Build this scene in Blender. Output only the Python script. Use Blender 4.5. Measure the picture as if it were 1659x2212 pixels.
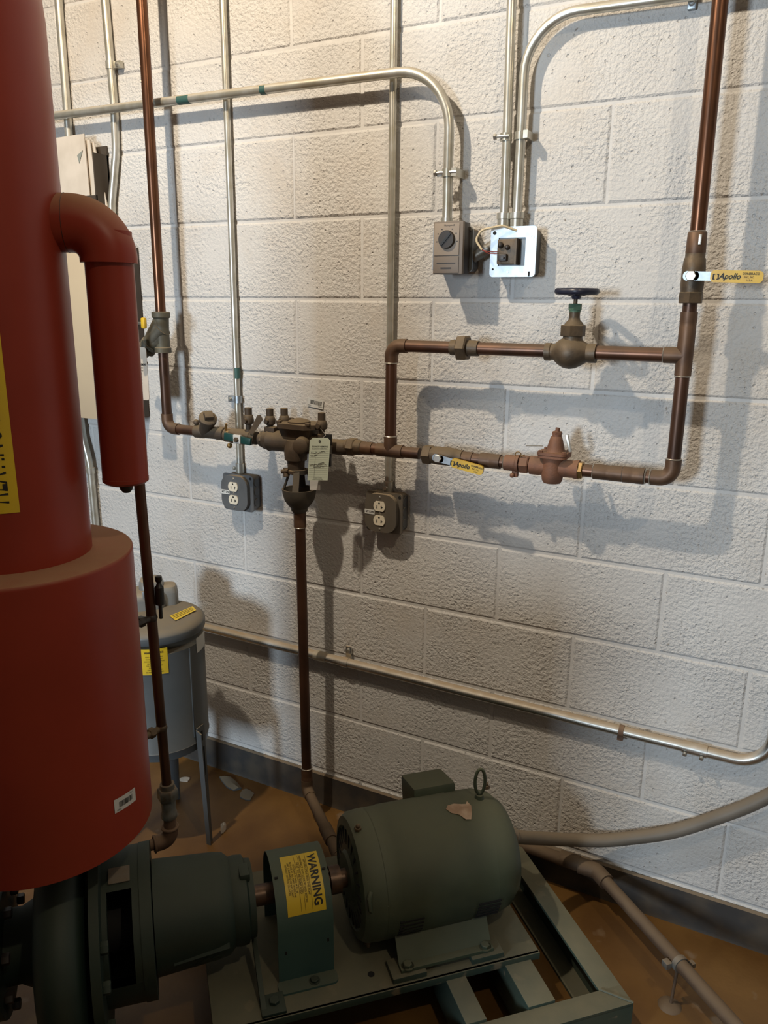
import bpy, bmesh, math, random
from mathutils import Vector as V, Matrix as MX, Quaternion
random.seed(7)
R = math.radians; PI = math.pi
sc = bpy.context.scene; COL = sc.collection
for o in list(bpy.data.objects): bpy.data.objects.remove(o)

# ------------------------------------------------------------------ camera, lights, exposure
cd = bpy.data.cameras.new('camera'); cam = bpy.data.objects.new('camera', cd); COL.objects.link(cam)
cam.location = (1.22185, -1.84024, 1.51982)
cam.rotation_euler = (R(75.2563), R(-0.5401), R(27.3574))
cd.sensor_fit = 'HORIZONTAL'; cd.sensor_width = 36.0; cd.lens = 1690.36 / 1659 * 36.0; cd.clip_start = 0.02
sc.camera = cam
w = bpy.data.worlds.new('world'); sc.world = w; w.use_nodes = True
w.node_tree.nodes['Background'].inputs[0].default_value = (0.55, 0.62, 0.75, 1)
w.node_tree.nodes['Background'].inputs[1].default_value = 0.02

def lamp(name, kind, loc, energy, color, size, rot=None, size_y=None):
    d = bpy.data.lights.new(name, kind); d.energy = energy; d.color = color
    if kind == 'AREA':
        d.size = size
        if size_y: d.shape = 'RECTANGLE'; d.size_y = size_y
    else: d.shadow_soft_size = size
    o = bpy.data.objects.new(name, d); COL.objects.link(o); o.location = loc
    if rot: o.rotation_euler = rot
    return o
lamp('warm_ceiling_lamp', 'POINT', (-0.16, -1.25, 2.92), 106, (1.0, 0.855, 0.66), 0.03)
lamp('far_ceiling_lamp', 'POINT', (1.95, -1.55, 3.0), 30, (1.0, 0.83, 0.60), 0.03)
lamp('doorway_daylight', 'AREA', (-0.35, -4.9, 1.65), 116, (0.72, 0.87, 1.0), 0.6, (R(90), 0, 0), 0.8)
sc.view_settings.view_transform = 'Standard'; sc.view_settings.look = 'None'
sc.view_settings.gamma = 1.0; sc.view_settings.use_curve_mapping = False
sc.view_settings.exposure = 0.35

# ------------------------------------------------------------------ materials
def mat(name, base, rough=0.5, metal=0.0, base2=None, scale=8.0, lo=0.4, hi=0.65, bump=0.0, bscale=200.0,
        dust=None, dust_amt=0.0, stretch=None, world=False, speck=None):
    m = bpy.data.materials.new(name); m.use_nodes = True
    nt = m.node_tree; n = nt.nodes; L = nt.links
    b = n['Principled BSDF']
    b.inputs['Roughness'].default_value = rough; b.inputs['Metallic'].default_value = metal
    b.inputs['Base Color'].default_value = (*base, 1)
    if world: co = n.new('ShaderNodeNewGeometry').outputs['Position']
    else: co = n.new('ShaderNodeTexCoord').outputs['Object']
    if stretch:
        mp = n.new('ShaderNodeMapping'); mp.inputs['Scale'].default_value = stretch
        L.new(co, mp.inputs[0]); co2 = mp.outputs[0]
    else: co2 = co
    colr = None
    if base2:
        t = n.new('ShaderNodeTexNoise'); t.inputs['Scale'].default_value = scale; t.inputs['Detail'].default_value = 5
        L.new(co2, t.inputs['Vector'])
        r = n.new('ShaderNodeValToRGB'); r.color_ramp.elements[0].position = lo; r.color_ramp.elements[1].position = hi
        r.color_ramp.elements[0].color = (*base, 1); r.color_ramp.elements[1].color = (*base2, 1)
        L.new(t.outputs['Fac'], r.inputs[0]); colr = r.outputs[0]
    if speck:
        t = n.new('ShaderNodeTexNoise'); t.inputs['Scale'].default_value = speck[1]; t.inputs['Detail'].default_value = 3
        L.new(co, t.inputs['Vector'])
        r = n.new('ShaderNodeValToRGB'); r.color_ramp.elements[0].position = speck[2]; r.color_ramp.elements[1].position = speck[2] + 0.05
        L.new(t.outputs['Fac'], r.inputs[0])
        mx = n.new('ShaderNodeMix'); mx.data_type = 'RGBA'
        L.new(r.outputs[0], mx.inputs[0])
        if colr: L.new(colr, mx.inputs[6])
        else: mx.inputs[6].default_value = (*base, 1)
        mx.inputs[7].default_value = (*speck[0], 1); colr = mx.outputs[2]
    if dust:
        g = n.new('ShaderNodeNewGeometry'); s = n.new('ShaderNodeSeparateXYZ'); L.new(g.outputs['Normal'], s.inputs[0])
        mr = n.new('ShaderNodeMapRange'); mr.inputs[1].default_value = 0.15; mr.inputs[2].default_value = 0.9
        mr.inputs[3].default_value = 0.0; mr.inputs[4].default_value = dust_amt; L.new(s.outputs[2], mr.inputs[0])
        t = n.new('ShaderNodeTexNoise'); t.inputs['Scale'].default_value = 25; t.inputs['Detail'].default_value = 4
        L.new(co, t.inputs['Vector'])
        mu = n.new('ShaderNodeMath'); mu.operation = 'MULTIPLY_ADD'; mu.inputs[1].default_value = 0.8; mu.inputs[2].default_value = 0.6
        L.new(t.outputs['Fac'], mu.inputs[0])
        m2 = n.new('ShaderNodeMath'); m2.operation = 'MULTIPLY'; m2.use_clamp = True
        L.new(mu.outputs[0], m2.inputs[0]); L.new(mr.outputs[0], m2.inputs[1])
        mx = n.new('ShaderNodeMix'); mx.data_type = 'RGBA'
        L.new(m2.outputs[0], mx.inputs[0])
        if colr: L.new(colr, mx.inputs[6])
        else: mx.inputs[6].default_value = (*base, 1)
        mx.inputs[7].default_value = (*dust, 1); colr = mx.outputs[2]
        if metal > 0:
            mm = n.new('ShaderNodeMath'); mm.operation = 'MULTIPLY_ADD'; mm.inputs[1].default_value = -metal; mm.inputs[2].default_value = metal
            L.new(m2.outputs[0], mm.inputs[0]); L.new(mm.outputs[0], b.inputs['Metallic'])
        mm = n.new('ShaderNodeMath'); mm.operation = 'MULTIPLY_ADD'; mm.inputs[1].default_value = 0.9 - rough; mm.inputs[2].default_value = rough
        L.new(m2.outputs[0], mm.inputs[0]); L.new(mm.outputs[0], b.inputs['Roughness'])
    if colr: L.new(colr, b.inputs['Base Color'])
    if bump:
        t = n.new('ShaderNodeTexNoise'); t.inputs['Scale'].default_value = bscale; t.inputs['Detail'].default_value = 3
        L.new(co, t.inputs['Vector'])
        bp = n.new('ShaderNodeBump'); bp.inputs['Strength'].default_value = bump; bp.inputs['Distance'].default_value = 0.002
        L.new(t.outputs['Fac'], bp.inputs['Height']); L.new(bp.outputs[0], b.inputs['Normal'])
    return m

def wall_mat():
    m = bpy.data.materials.new('painted_block'); m.use_nodes = True
    nt = m.node_tree; n = nt.nodes; L = nt.links; b = n['Principled BSDF']
    b.inputs['Roughness'].default_value = 0.62
    g = n.new('ShaderNodeNewGeometry'); P = g.outputs['Position']
    t = n.new('ShaderNodeTexNoise'); t.inputs['Scale'].default_value = 3.2; t.inputs['Detail'].default_value = 5; L.new(P, t.inputs['Vector'])
    r = n.new('ShaderNodeValToRGB'); r.color_ramp.elements[0].position = 0.3; r.color_ramp.elements[1].position = 0.72
    r.color_ramp.elements[0].color = (0.49, 0.475, 0.46, 1); r.color_ramp.elements[1].color = (0.58, 0.565, 0.545, 1)
    L.new(t.outputs['Fac'], r.inputs[0])
    # small dark scuffs and pores
    t2 = n.new('ShaderNodeTexNoise'); t2.inputs['Scale'].default_value = 70; t2.inputs['Detail'].default_value = 4; L.new(P, t2.inputs['Vector'])
    r2 = n.new('ShaderNodeValToRGB'); r2.color_ramp.elements[0].position = 0.69; r2.color_ramp.elements[1].position = 0.76
    L.new(t2.outputs['Fac'], r2.inputs[0])
    mx = n.new('ShaderNodeMix'); mx.data_type = 'RGBA'; L.new(r2.outputs[0], mx.inputs[0]); L.new(r.outputs[0], mx.inputs[6])
    mx.inputs[7].default_value = (0.22, 0.19, 0.16, 1)
    t3 = n.new('ShaderNodeTexNoise'); t3.inputs['Scale'].default_value = 1.9; t3.inputs['Detail'].default_value = 6; t3.inputs['Roughness'].default_value = 0.65; L.new(P, t3.inputs['Vector'])
    r3 = n.new('ShaderNodeValToRGB'); r3.color_ramp.elements[0].position = 0.50; r3.color_ramp.elements[1].position = 0.72; r3.color_ramp.elements[1].color = (0.5, 0.5, 0.5, 1)
    L.new(t3.outputs['Fac'], r3.inputs[0])
    mx2 = n.new('ShaderNodeMix'); mx2.data_type = 'RGBA'; L.new(r3.outputs[0], mx2.inputs[0]); L.new(mx.outputs[2], mx2.inputs[6]); mx2.inputs[7].default_value = (0.44, 0.36, 0.27, 1)
    L.new(mx2.outputs[2], b.inputs['Base Color'])
    # rough open-face relief
    a = n.new('ShaderNodeTexNoise'); a.inputs['Scale'].default_value = 112; a.inputs['Detail'].default_value = 2.6
    a.inputs['Roughness'].default_value = 0.55; a.inputs['Distortion'].default_value = 0.15; L.new(P, a.inputs['Vector'])
    c = n.new('ShaderNodeValToRGB'); c.color_ramp.elements[0].position = 0.26; c.color_ramp.elements[1].position = 0.72
    L.new(a.outputs['Fac'], c.inputs[0])
    # pits
    v = n.new('ShaderNodeTexVoronoi'); v.inputs['Scale'].default_value = 72; v.inputs['Randomness'].default_value = 1.0; L.new(P, v.inputs['Vector'])
    sv = n.new('ShaderNodeSeparateColor'); L.new(v.outputs['Color'], sv.inputs[0])
    sz = n.new('ShaderNodeMapRange'); sz.inputs[1].default_value = 0.35; sz.inputs[2].default_value = 1.0; sz.inputs[3].default_value = 0.02; sz.inputs[4].default_value = 0.30; L.new(sv.outputs[0], sz.inputs[0])
    dv = n.new('ShaderNodeMath'); dv.operation = 'DIVIDE'; L.new(v.outputs['Distance'], dv.inputs[0]); L.new(sz.outputs[0], dv.inputs[1])
    c2 = n.new('ShaderNodeMapRange'); c2.interpolation_type = 'SMOOTHSTEP'; c2.inputs[1].default_value = 0.45; c2.inputs[2].default_value = 1.0; L.new(dv.outputs[0], c2.inputs[0])
    # how strong the relief is varies from place to place
    bl = n.new('ShaderNodeTexNoise'); bl.inputs['Scale'].default_value = 5; bl.inputs['Detail'].default_value = 2; L.new(P, bl.inputs['Vector'])
    mrr = n.new('ShaderNodeMapRange'); mrr.inputs[1].default_value = 0.35; mrr.inputs[2].default_value = 0.6
    mrr.inputs[3].default_value = 0.35; mrr.inputs[4].default_value = 1.0; L.new(bl.outputs['Fac'], mrr.inputs[0])
    mu = n.new('ShaderNodeMath'); mu.operation = 'MULTIPLY'; L.new(c.outputs[0], mu.inputs[0]); L.new(mrr.outputs[0], mu.inputs[1])
    ad = n.new('ShaderNodeMath'); ad.operation = 'MULTIPLY_ADD'; ad.inputs[1].default_value = 0.55
    L.new(c2.outputs[0], ad.inputs[0]); L.new(mu.outputs[0], ad.inputs[2])
    bp = n.new('ShaderNodeBump'); bp.inputs['Strength'].default_value = 1.0; bp.inputs['Distance'].default_value = 0.0030
    L.new(ad.outputs[0], bp.inputs['Height']); L.new(bp.outputs[0], b.inputs['Normal'])
    return m


DUST = (0.20, 0.145, 0.09)
m_wall = wall_mat()
m_mortar = mat('painted_mortar', (0.52, 0.505, 0.49), 0.6, base2=(0.58, 0.565, 0.545), scale=12, bump=0.4, bscale=120, world=True)
m_plain = mat('plain_wall', (0.11, 0.10, 0.085), 0.8, base2=(0.14, 0.125, 0.105), scale=3)
m_ceil = mat('ceiling_paint', (0.10, 0.09, 0.075), 0.8, base2=(0.13, 0.115, 0.095), scale=4)
m_floor = mat('painted_floor', (0.098, 0.044, 0.008), 0.5, base2=(0.175, 0.088, 0.020), scale=5, lo=0.35, hi=0.7, bump=0.25, bscale=60,
              world=True, speck=((0.19, 0.125, 0.07), 9, 0.66))
m_base = mat('vinyl_baseboard', (0.035, 0.034, 0.034), 0.5, base2=(0.07, 0.058, 0.045), scale=14, dust=DUST, dust_amt=0.9, world=True)
m_emt = mat('galvanized_conduit', (0.58, 0.56, 0.50), 0.32, 0.7, base2=(0.47, 0.44, 0.36), scale=30, dust=(0.34, 0.27, 0.18), dust_amt=0.75)
m_emt2 = mat('bright_conduit', (0.62, 0.62, 0.60), 0.25, 0.95, base2=(0.5, 0.49, 0.45), scale=30, dust=(0.36, 0.27, 0.17), dust_amt=0.85)
m_steel = mat('zinc_plate', (0.33, 0.36, 0.385), 0.42, 0.8, base2=(0.42, 0.45, 0.475), scale=60)
m_bolt = mat('zinc_screw', (0.55, 0.54, 0.5), 0.35, 0.9)
m_copper = mat('aged_copper', (0.13, 0.060, 0.035), 0.36, 0.7, base2=(0.08, 0.042, 0.028), scale=18, dust=(0.125, 0.080, 0.047), dust_amt=0.75, stretch=(1, 1, 0.4))
m_copperb = mat('brighter_copper', (0.155, 0.066, 0.034), 0.30, 0.8, base2=(0.095, 0.045, 0.026), scale=9, dust=(0.2, 0.12, 0.07), dust_amt=0.6)
m_copperd = mat('dark_copper', (0.055, 0.03, 0.02), 0.4, 0.6, base2=(0.12, 0.055, 0.032), scale=10, stretch=(1, 1, .5), dust=(0.17, 0.115, 0.07), dust_amt=0.85)
m_fit = mat('soldered_fitting', (0.14, 0.078, 0.045), 0.5, 0.5, base2=(0.09, 0.05, 0.032), scale=25, dust=(0.13, 0.088, 0.052), dust_amt=0.8)
m_solder = mat('solder_ring', (0.5, 0.46, 0.4), 0.35, 0.8)
m_brass = mat('dusty_brass', (0.115, 0.078, 0.046), 0.5, 0.4, base2=(0.068, 0.050, 0.034), scale=30, dust=(0.165, 0.12, 0.068), dust_amt=0.85, bump=0.2, bscale=180)
m_brassb = mat('bare_brass', (0.42, 0.26, 0.09), 0.35, 0.8, base2=(0.28, 0.17, 0.07), scale=20, dust=DUST, dust_amt=0.6)
m_bronze = mat('backflow_bronze', (0.085, 0.060, 0.040), 0.6, 0.25, base2=(0.058, 0.043, 0.031), scale=22, dust=(0.165, 0.12, 0.068), dust_amt=0.9, bump=0.15, bscale=250)
m_iron = mat('greenish_strainer', (0.065, 0.06, 0.045), 0.6, 0.25, base2=(0.105, 0.095, 0.065), scale=22, dust=(0.19, 0.15, 0.1), dust_amt=0.8)
m_funnel = mat('dark_funnel', (0.075, 0.065, 0.05), 0.7, 0.1, base2=(0.055, 0.05, 0.042), scale=30, dust=DUST, dust_amt=0.6)
m_prv = mat('rusty_red_bronze', (0.20, 0.085, 0.045), 0.65, 0.2, base2=(0.14, 0.066, 0.040), scale=26, dust=(0.24, 0.14, 0.082), dust_amt=0.6, bump=0.25, bscale=200)
m_verd = mat('verdigris', (0.06, 0.13, 0.09), 0.6, 0.3, base2=(0.13, 0.17, 0.11), scale=60)
m_navy = mat('navy_handwheel', (0.012, 0.016, 0.035), 0.35, 0.1, base2=(0.03, 0.03, 0.045), scale=40)
m_yel = mat('yellow_grip', (0.62, 0.40, 0.02), 0.4, base2=(0.52, 0.32, 0.03), scale=25)
m_black = mat('black_plastic', (0.012, 0.012, 0.012), 0.4)
m_green = mat('dark_green_handle', (0.008, 0.05, 0.045), 0.4)
m_ink = mat('black_ink', (0.012, 0.011, 0.01), 0.6)
m_inkb = mat('brown_ink', (0.16, 0.11, 0.01), 0.6)
m_grey_ink = mat('grey_ink', (0.22, 0.23, 0.20), 0.7)
m_paper = mat('white_paper', (0.58, 0.51, 0.43), 0.7, base2=(0.50, 0.435, 0.36), scale=14)
m_tag = mat('pale_green_tag', (0.72, 0.80, 0.67), 0.6, base2=(0.67, 0.75, 0.62), scale=12)
m_sticker = mat('white_sticker', (0.56, 0.56, 0.54), 0.5)
m_red = mat('red_pipe_jacket', (0.27, 0.035, 0.019), 0.36, base2=(0.215, 0.028, 0.015), scale=3, dust=(0.30, 0.155, 0.085), dust_amt=0.95, bump=0.04, bscale=25)
m_red.node_tree.nodes['Principled BSDF'].inputs['Specular IOR Level'].default_value = 0.3
m_label = mat('yellow_label', (0.66, 0.46, 0.02), 0.45, base2=(0.58, 0.40, 0.03), scale=10)
m_heat = mat('grey_tank_paint', (0.095, 0.105, 0.112), 0.35, 0.1, base2=(0.078, 0.087, 0.093), scale=6, dust=(0.19, 0.155, 0.105), dust_amt=0.85)
m_cover = mat('light_grey_cover', (0.20, 0.205, 0.20), 0.25, 0.1, base2=(0.17, 0.175, 0.17), scale=10, dust=(0.27, 0.22, 0.15), dust_amt=0.8)
m_motor = mat('sage_green_paint', (0.058, 0.078, 0.050), 0.42, base2=(0.041, 0.058, 0.040), scale=9, dust=(0.12, 0.122, 0.078), dust_amt=0.75, speck=((0.16, 0.2, 0.16), 70, 0.74))
m_pump = mat('green_pump_paint', (0.015, 0.031, 0.025), 0.5, base2=(0.009, 0.021, 0.017), scale=8, dust=(0.055, 0.062, 0.040), dust_amt=0.5)
m_guard = mat('teal_guard_paint', (0.046, 0.095, 0.085), 0.42, base2=(0.036, 0.078, 0.072), scale=6, dust=(0.09, 0.095, 0.062), dust_amt=0.7, speck=((0.3, 0.36, 0.34), 60, 0.76))
m_skid = mat('green_steel_frame', (0.034, 0.056, 0.044), 0.5, base2=(0.05, 0.064, 0.046), scale=9, dust=(0.145, 0.132, 0.085), dust_amt=0.8, speck=((0.16, 0.13, 0.085), 22, 0.62), bump=0.2, bscale=80)
m_shaft = mat('rusty_shaft', (0.14, 0.085, 0.055), 0.4, 0.6, base2=(0.07, 0.045, 0.035), scale=40)
m_dark = mat('dark_opening', (0.006, 0.006, 0.006), 0.8)
m_drain = mat('dusty_drain_pipe', (0.085, 0.053, 0.034), 0.6, 0.3, base2=(0.12, 0.078, 0.048), scale=16, dust=(0.145, 0.10, 0.06), dust_amt=0.85)
m_hose = mat('grey_flex_conduit', (0.165, 0.142, 0.115), 0.5, base2=(0.13, 0.112, 0.09), scale=12, dust=(0.20, 0.155, 0.105), dust_amt=0.9)
m_box = mat('grey_steel_box', (0.14, 0.145, 0.15), 0.45, 0.4, base2=(0.11, 0.115, 0.12), scale=18, dust=(0.22, 0.17, 0.11), dust_amt=0.9)
m_boxd = mat('dusty_grey_cover', (0.115, 0.10, 0.08), 0.55, 0.3, base2=(0.135, 0.115, 0.09), scale=18, dust=(0.25, 0.19, 0.12), dust_amt=0.9)
m_ivory = mat('ivory_receptacle', (0.66, 0.60, 0.48), 0.4)
m_therm = mat('beige_thermostat', (0.29, 0.235, 0.185), 0.5, base2=(0.26, 0.21, 0.165), scale=10)
m_thermd = mat('brown_thermostat', (0.16, 0.127, 0.10), 0.5)
m_dial = mat('brown_dial', (0.030, 0.023, 0.019), 0.45)
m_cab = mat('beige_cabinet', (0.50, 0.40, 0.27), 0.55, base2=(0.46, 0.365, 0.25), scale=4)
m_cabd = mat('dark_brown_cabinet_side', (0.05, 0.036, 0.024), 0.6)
m_wire = mat('cream_cable', (0.58, 0.47, 0.30), 0.5)
m_wirer = mat('red_wire', (0.25, 0.03, 0.02), 0.5)
m_galv = mat('galvanized_fitting', (0.22, 0.23, 0.22), 0.45, 0.6, base2=(0.16, 0.13, 0.10), scale=40, dust=DUST, dust_amt=0.7)
m_rust = mat('rusty_elbow', (0.17, 0.10, 0.065), 0.65, 0.2, base2=(0.11, 0.062, 0.04), scale=30, dust=(0.22, 0.145, 0.09), dust_amt=0.8)
m_peel = mat('torn_label_paper', (0.34, 0.22, 0.14), 0.6, base2=(0.52, 0.38, 0.27), scale=30)
m_tape = mat('green_paint_mark', (0.03, 0.085, 0.075), 0.5)
m_conc = mat('bare_concrete', (0.28, 0.20, 0.12), 0.85, base2=(0.20, 0.13, 0.075), scale=12, bump=0.5, bscale=70, world=True)
m_glassw = mat('clear_plastic_bag', (0.62, 0.6, 0.57), 0.2)

# ------------------------------------------------------------------ mesh helpers
def frame(d):
    d = V(d).normalized()
    u = d.cross(V((0, 0, 1))) if abs(d.z) < 0.9 else d.cross(V((1, 0, 0)))
    u.normalize(); return u, d.cross(u).normalized(), d

class M:
    def __init__(s): s.bm = bmesh.new()
    def box(s, c, size, rot=None, bev=0.0):
        t = bmesh.new(); bmesh.ops.create_cube(t, size=1.0)
        for v in t.verts: v.co = V((v.co.x * size[0], v.co.y * size[1], v.co.z * size[2]))
        if bev: bmesh.ops.bevel(t, geom=list(t.edges), offset=bev, segments=2, profile=0.6, affect='EDGES')
        mx = MX.Translation(V(c)) @ (rot.to_4x4() if rot else MX.Identity(4))
        return s._merge(t, mx)
    def _merge(s, t, mx):
        t.transform(mx); me = bpy.data.meshes.new('t'); t.to_mesh(me); s.bm.from_mesh(me); bpy.data.meshes.remove(me); t.free(); return s
    def tube(s, pts, r, seg=16, cap=True):
        pts = [V(p) for p in pts]; n = len(pts)
        rr = r if isinstance(r, (list, tuple)) else [r] * n
        tans = []
        for i in range(n):
            a = pts[max(i - 1, 0)]; b = pts[min(i + 1, n - 1)]; tans.append((b - a).normalized())
        u, _, _ = frame(tans[0]); rings = []
        for i in range(n):
            t = tans[i]; u = (u - t * u.dot(t)).normalized(); w_ = t.cross(u)
            rings.append([s.bm.verts.new(pts[i] + (u * math.cos(2 * PI * k / seg) + w_ * math.sin(2 * PI * k / seg)) * rr[i]) for k in range(seg)])
        for i in range(n - 1):
            for k in range(seg):
                s.bm.faces.new((rings[i][k], rings[i][(k + 1) % seg], rings[i + 1][(k + 1) % seg], rings[i + 1][k]))
        if cap: s.bm.faces.new(rings[0][::-1]); s.bm.faces.new(rings[-1])
        return s
    def lathe(s, prof, o, d, seg=28, cap=True):
        u, w_, d = frame(d); o = V(o); rings = []
        for h, r in prof:
            r = max(r, 1e-5)
            rings.append([s.bm.verts.new(o + d * h + (u * math.cos(2 * PI * k / seg) + w_ * math.sin(2 * PI * k / seg)) * r) for k in range(seg)])
        for i in range(len(rings) - 1):
            for k in range(seg):
                s.bm.faces.new((rings[i][k], rings[i][(k + 1) % seg], rings[i + 1][(k + 1) % seg], rings[i + 1][k]))
        if cap: s.bm.faces.new(rings[0][::-1]); s.bm.faces.new(rings[-1])
        return s
    def hexn(s, o, d, r, h, ch=0.12):
        return s.lathe([(0, r * (1 - ch)), (h * ch, r), (h * (1 - ch), r), (h, r * (1 - ch))], o, d, seg=6)
    def prism(s, poly, o, ux, uy, depth):
        ux = V(ux).normalized(); uy = V(uy).normalized(); n = ux.cross(uy); o = V(o)
        a = [s.bm.verts.new(o + ux * p[0] + uy * p[1]) for p in poly]
        b = [s.bm.verts.new(o + ux * p[0] + uy * p[1] + n * depth) for p in poly]
        s.bm.faces.new(a[::-1]); s.bm.faces.new(b); k = len(poly)
        for i in range(k): s.bm.faces.new((a[i], a[(i + 1) % k], b[(i + 1) % k], b[i]))
        return s
    def hull(s, pts):
        t = bmesh.new()
        for p in pts: t.verts.new(V(p))
        bmesh.ops.convex_hull(t, input=list(t.verts)); return s._merge(t, MX.Identity(4))
    def sphere(s, c, r, seg=16, sc_=(1, 1, 1)):
        t = bmesh.new(); bmesh.ops.create_uvsphere(t, u_segments=seg, v_segments=seg // 2, radius=r)
        return s._merge(t, MX.Translation(V(c)) @ MX.Diagonal((*sc_, 1)))
    def ring(s, c, d, Rm, r, seg=28, sec=10, sx=1.0, sy=1.0, a0=0, a1=2 * PI):
        u, w_, d = frame(d); full = abs(a1 - a0 - 2 * PI) < 1e-6
        n = seg if full else seg + 1
        pts = [V(c) + u * math.cos(a0 + (a1 - a0) * i / seg) * Rm * sx + w_ * math.sin(a0 + (a1 - a0) * i / seg) * Rm * sy for i in range(n)]
        if not full: return s.tube(pts, r, sec)
        rings = []
        for i in range(n):
            t = (pts[(i + 1) % n] - pts[i - 1]).normalized(); o_ = t.cross(d).normalized()
            rings.append([s.bm.verts.new(pts[i] + (o_ * math.cos(2 * PI * k / sec) + d * math.sin(2 * PI * k / sec)) * r) for k in range(sec)])
        for i in range(n):
            for k in range(sec):
                s.bm.faces.new((rings[i][k], rings[i][(k + 1) % sec], rings[(i + 1) % n][(k + 1) % sec], rings[(i + 1) % n][k]))
        return s
    def quad(s, a, b, c, d):
        s.bm.faces.new([s.bm.verts.new(V(p)) for p in (a, b, c, d)]); return s
    def grid(s, fn, nu, nv):
        g = [[s.bm.verts.new(V(fn(i / nu, j / nv))) for j in range(nv + 1)] for i in range(nu + 1)]
        for i in range(nu):
            for j in range(nv): s.bm.faces.new((g[i][j], g[i + 1][j], g[i + 1][j + 1], g[i][j + 1]))
        return s

def fillet(pts, rad, n=8):
    pts = [V(p) for p in pts]; out = [pts[0]]
    rads = rad if isinstance(rad, (list, tuple)) else [rad] * (len(pts) - 2)
    for i in range(1, len(pts) - 1):
        a = (pts[i - 1] - pts[i]).normalized(); b = (pts[i + 1] - pts[i]).normalized()
        ang = a.angle(b); r_ = rads[i - 1]; t = r_ / math.tan(ang / 2); p0 = pts[i] + a * t; p1 = pts[i] + b * t
        c = pts[i] + (a + b).normalized() * (r_ / math.sin(ang / 2)); v0 = p0 - c; v1 = p1 - c
        ax = v0.cross(v1).normalized(); th = v0.angle(v1)
        for k in range(n + 1): out.append(c + Quaternion(ax, th * k / n) @ v0)
    out.append(pts[-1]); return out

def finish(bm, me):
    bmesh.ops.remove_doubles(bm, verts=bm.verts, dist=1e-6)
    bmesh.ops.recalc_face_normals(bm, faces=bm.faces)
    for f in bm.faces: f.smooth = True
    for e in bm.edges:
        if len(e.link_faces) == 2 and e.calc_face_angle(0) > R(38): e.smooth = False
    bm.to_mesh(me); bm.free()

WORLD = {}
def mesh_obj(name, m, material, T, F=None):
    if F is not None: m.bm.transform(F)
    m.bm.transform(T.inverted()); me = bpy.data.meshes.new(name); finish(m.bm, me)
    me.materials.append(material); o = bpy.data.objects.new(name, me); COL.objects.link(o); return o
def props(o, label, cat, group=None, kind=None):
    if label: o['label'] = label
    if cat: o['category'] = cat
    if group: o['group'] = group
    if kind: o['kind'] = kind
def thing(name, label, cat, loc, group=None, rz=0.0):
    o = bpy.data.objects.new(name, None); COL.objects.link(o); o.empty_display_size = 0.05
    o.location = loc; o.rotation_euler = (0, 0, rz); WORLD[o] = MX.Translation(V(loc)) @ MX.Rotation(rz, 4, 'Z')
    props(o, label, cat, group); return o
def part(parent, name, m, material, F=None, label=None, kind=None):
    T = WORLD[parent]; o = mesh_obj(name, m, material, T, F); o.parent = parent; WORLD[o] = T
    props(o, label, None, None, kind); return o
def solo(name, m, material, label, cat, loc, group=None, F=None, rz=0.0):
    T = MX.Translation(V(loc)) @ MX.Rotation(rz, 4, 'Z'); o = mesh_obj(name, m, material, T, F)
    o.location = loc; o.rotation_euler = (0, 0, rz); WORLD[o] = T; props(o, label, cat, group); return o
def struct(name, m, material):
    o = mesh_obj(name, m, material, MX.Identity(4)); WORLD[o] = MX.Identity(4); o['kind'] = 'structure'; return o

def text_m(s, size, sx=1.0, bold=0.0):
    """lettering as a flat mesh builder in its own xy plane, centred"""
    cu = bpy.data.curves.new('t', 'FONT'); cu.body = s; cu.size = size; cu.align_x = 'CENTER'; cu.align_y = 'CENTER'
    cu.resolution_u = 2; cu.offset = bold
    o = bpy.data.objects.new('t', cu); COL.objects.link(o); dg = bpy.context.evaluated_depsgraph_get(); dg.update()
    me = bpy.data.meshes.new_from_object(o.evaluated_get(dg)); bpy.data.objects.remove(o); bpy.data.curves.remove(cu)
    m = M(); m.bm.from_mesh(me); bpy.data.meshes.remove(me)
    for v in m.bm.verts: v.co.x *= sx
    return m
def shear(m, k):
    for v in m.bm.verts: v.co.x += v.co.y * k
    return m
def place(m, o, ux, uy):
    ux = V(ux).normalized(); uy = V(uy).normalized(); n = ux.cross(uy)
    mx = MX((( ux.x, uy.x, n.x, o[0]), (ux.y, uy.y, n.y, o[1]), (ux.z, uy.z, n.z, o[2]), (0, 0, 0, 1)))
    m.bm.transform(mx); return m
def join(*ms):
    a = M()
    for m in ms:
        me = bpy.data.meshes.new('t'); m.bm.to_mesh(me); a.bm.from_mesh(me); bpy.data.meshes.remove(me); m.bm.free()
    return a
def bars(w_, h, n, seed):
    m = M(); rnd = random.Random(seed); x = -w_ / 2
    while x < w_ / 2:
        b_ = rnd.choice((1, 1, 2, 3)) * w_ / n / 2; m.quad((x, -h / 2, 0), (x + b_, -h / 2, 0), (x + b_, h / 2, 0), (x, h / 2, 0)); x += b_ + rnd.choice((1, 1, 2)) * w_ / n / 2
    return m

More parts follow.
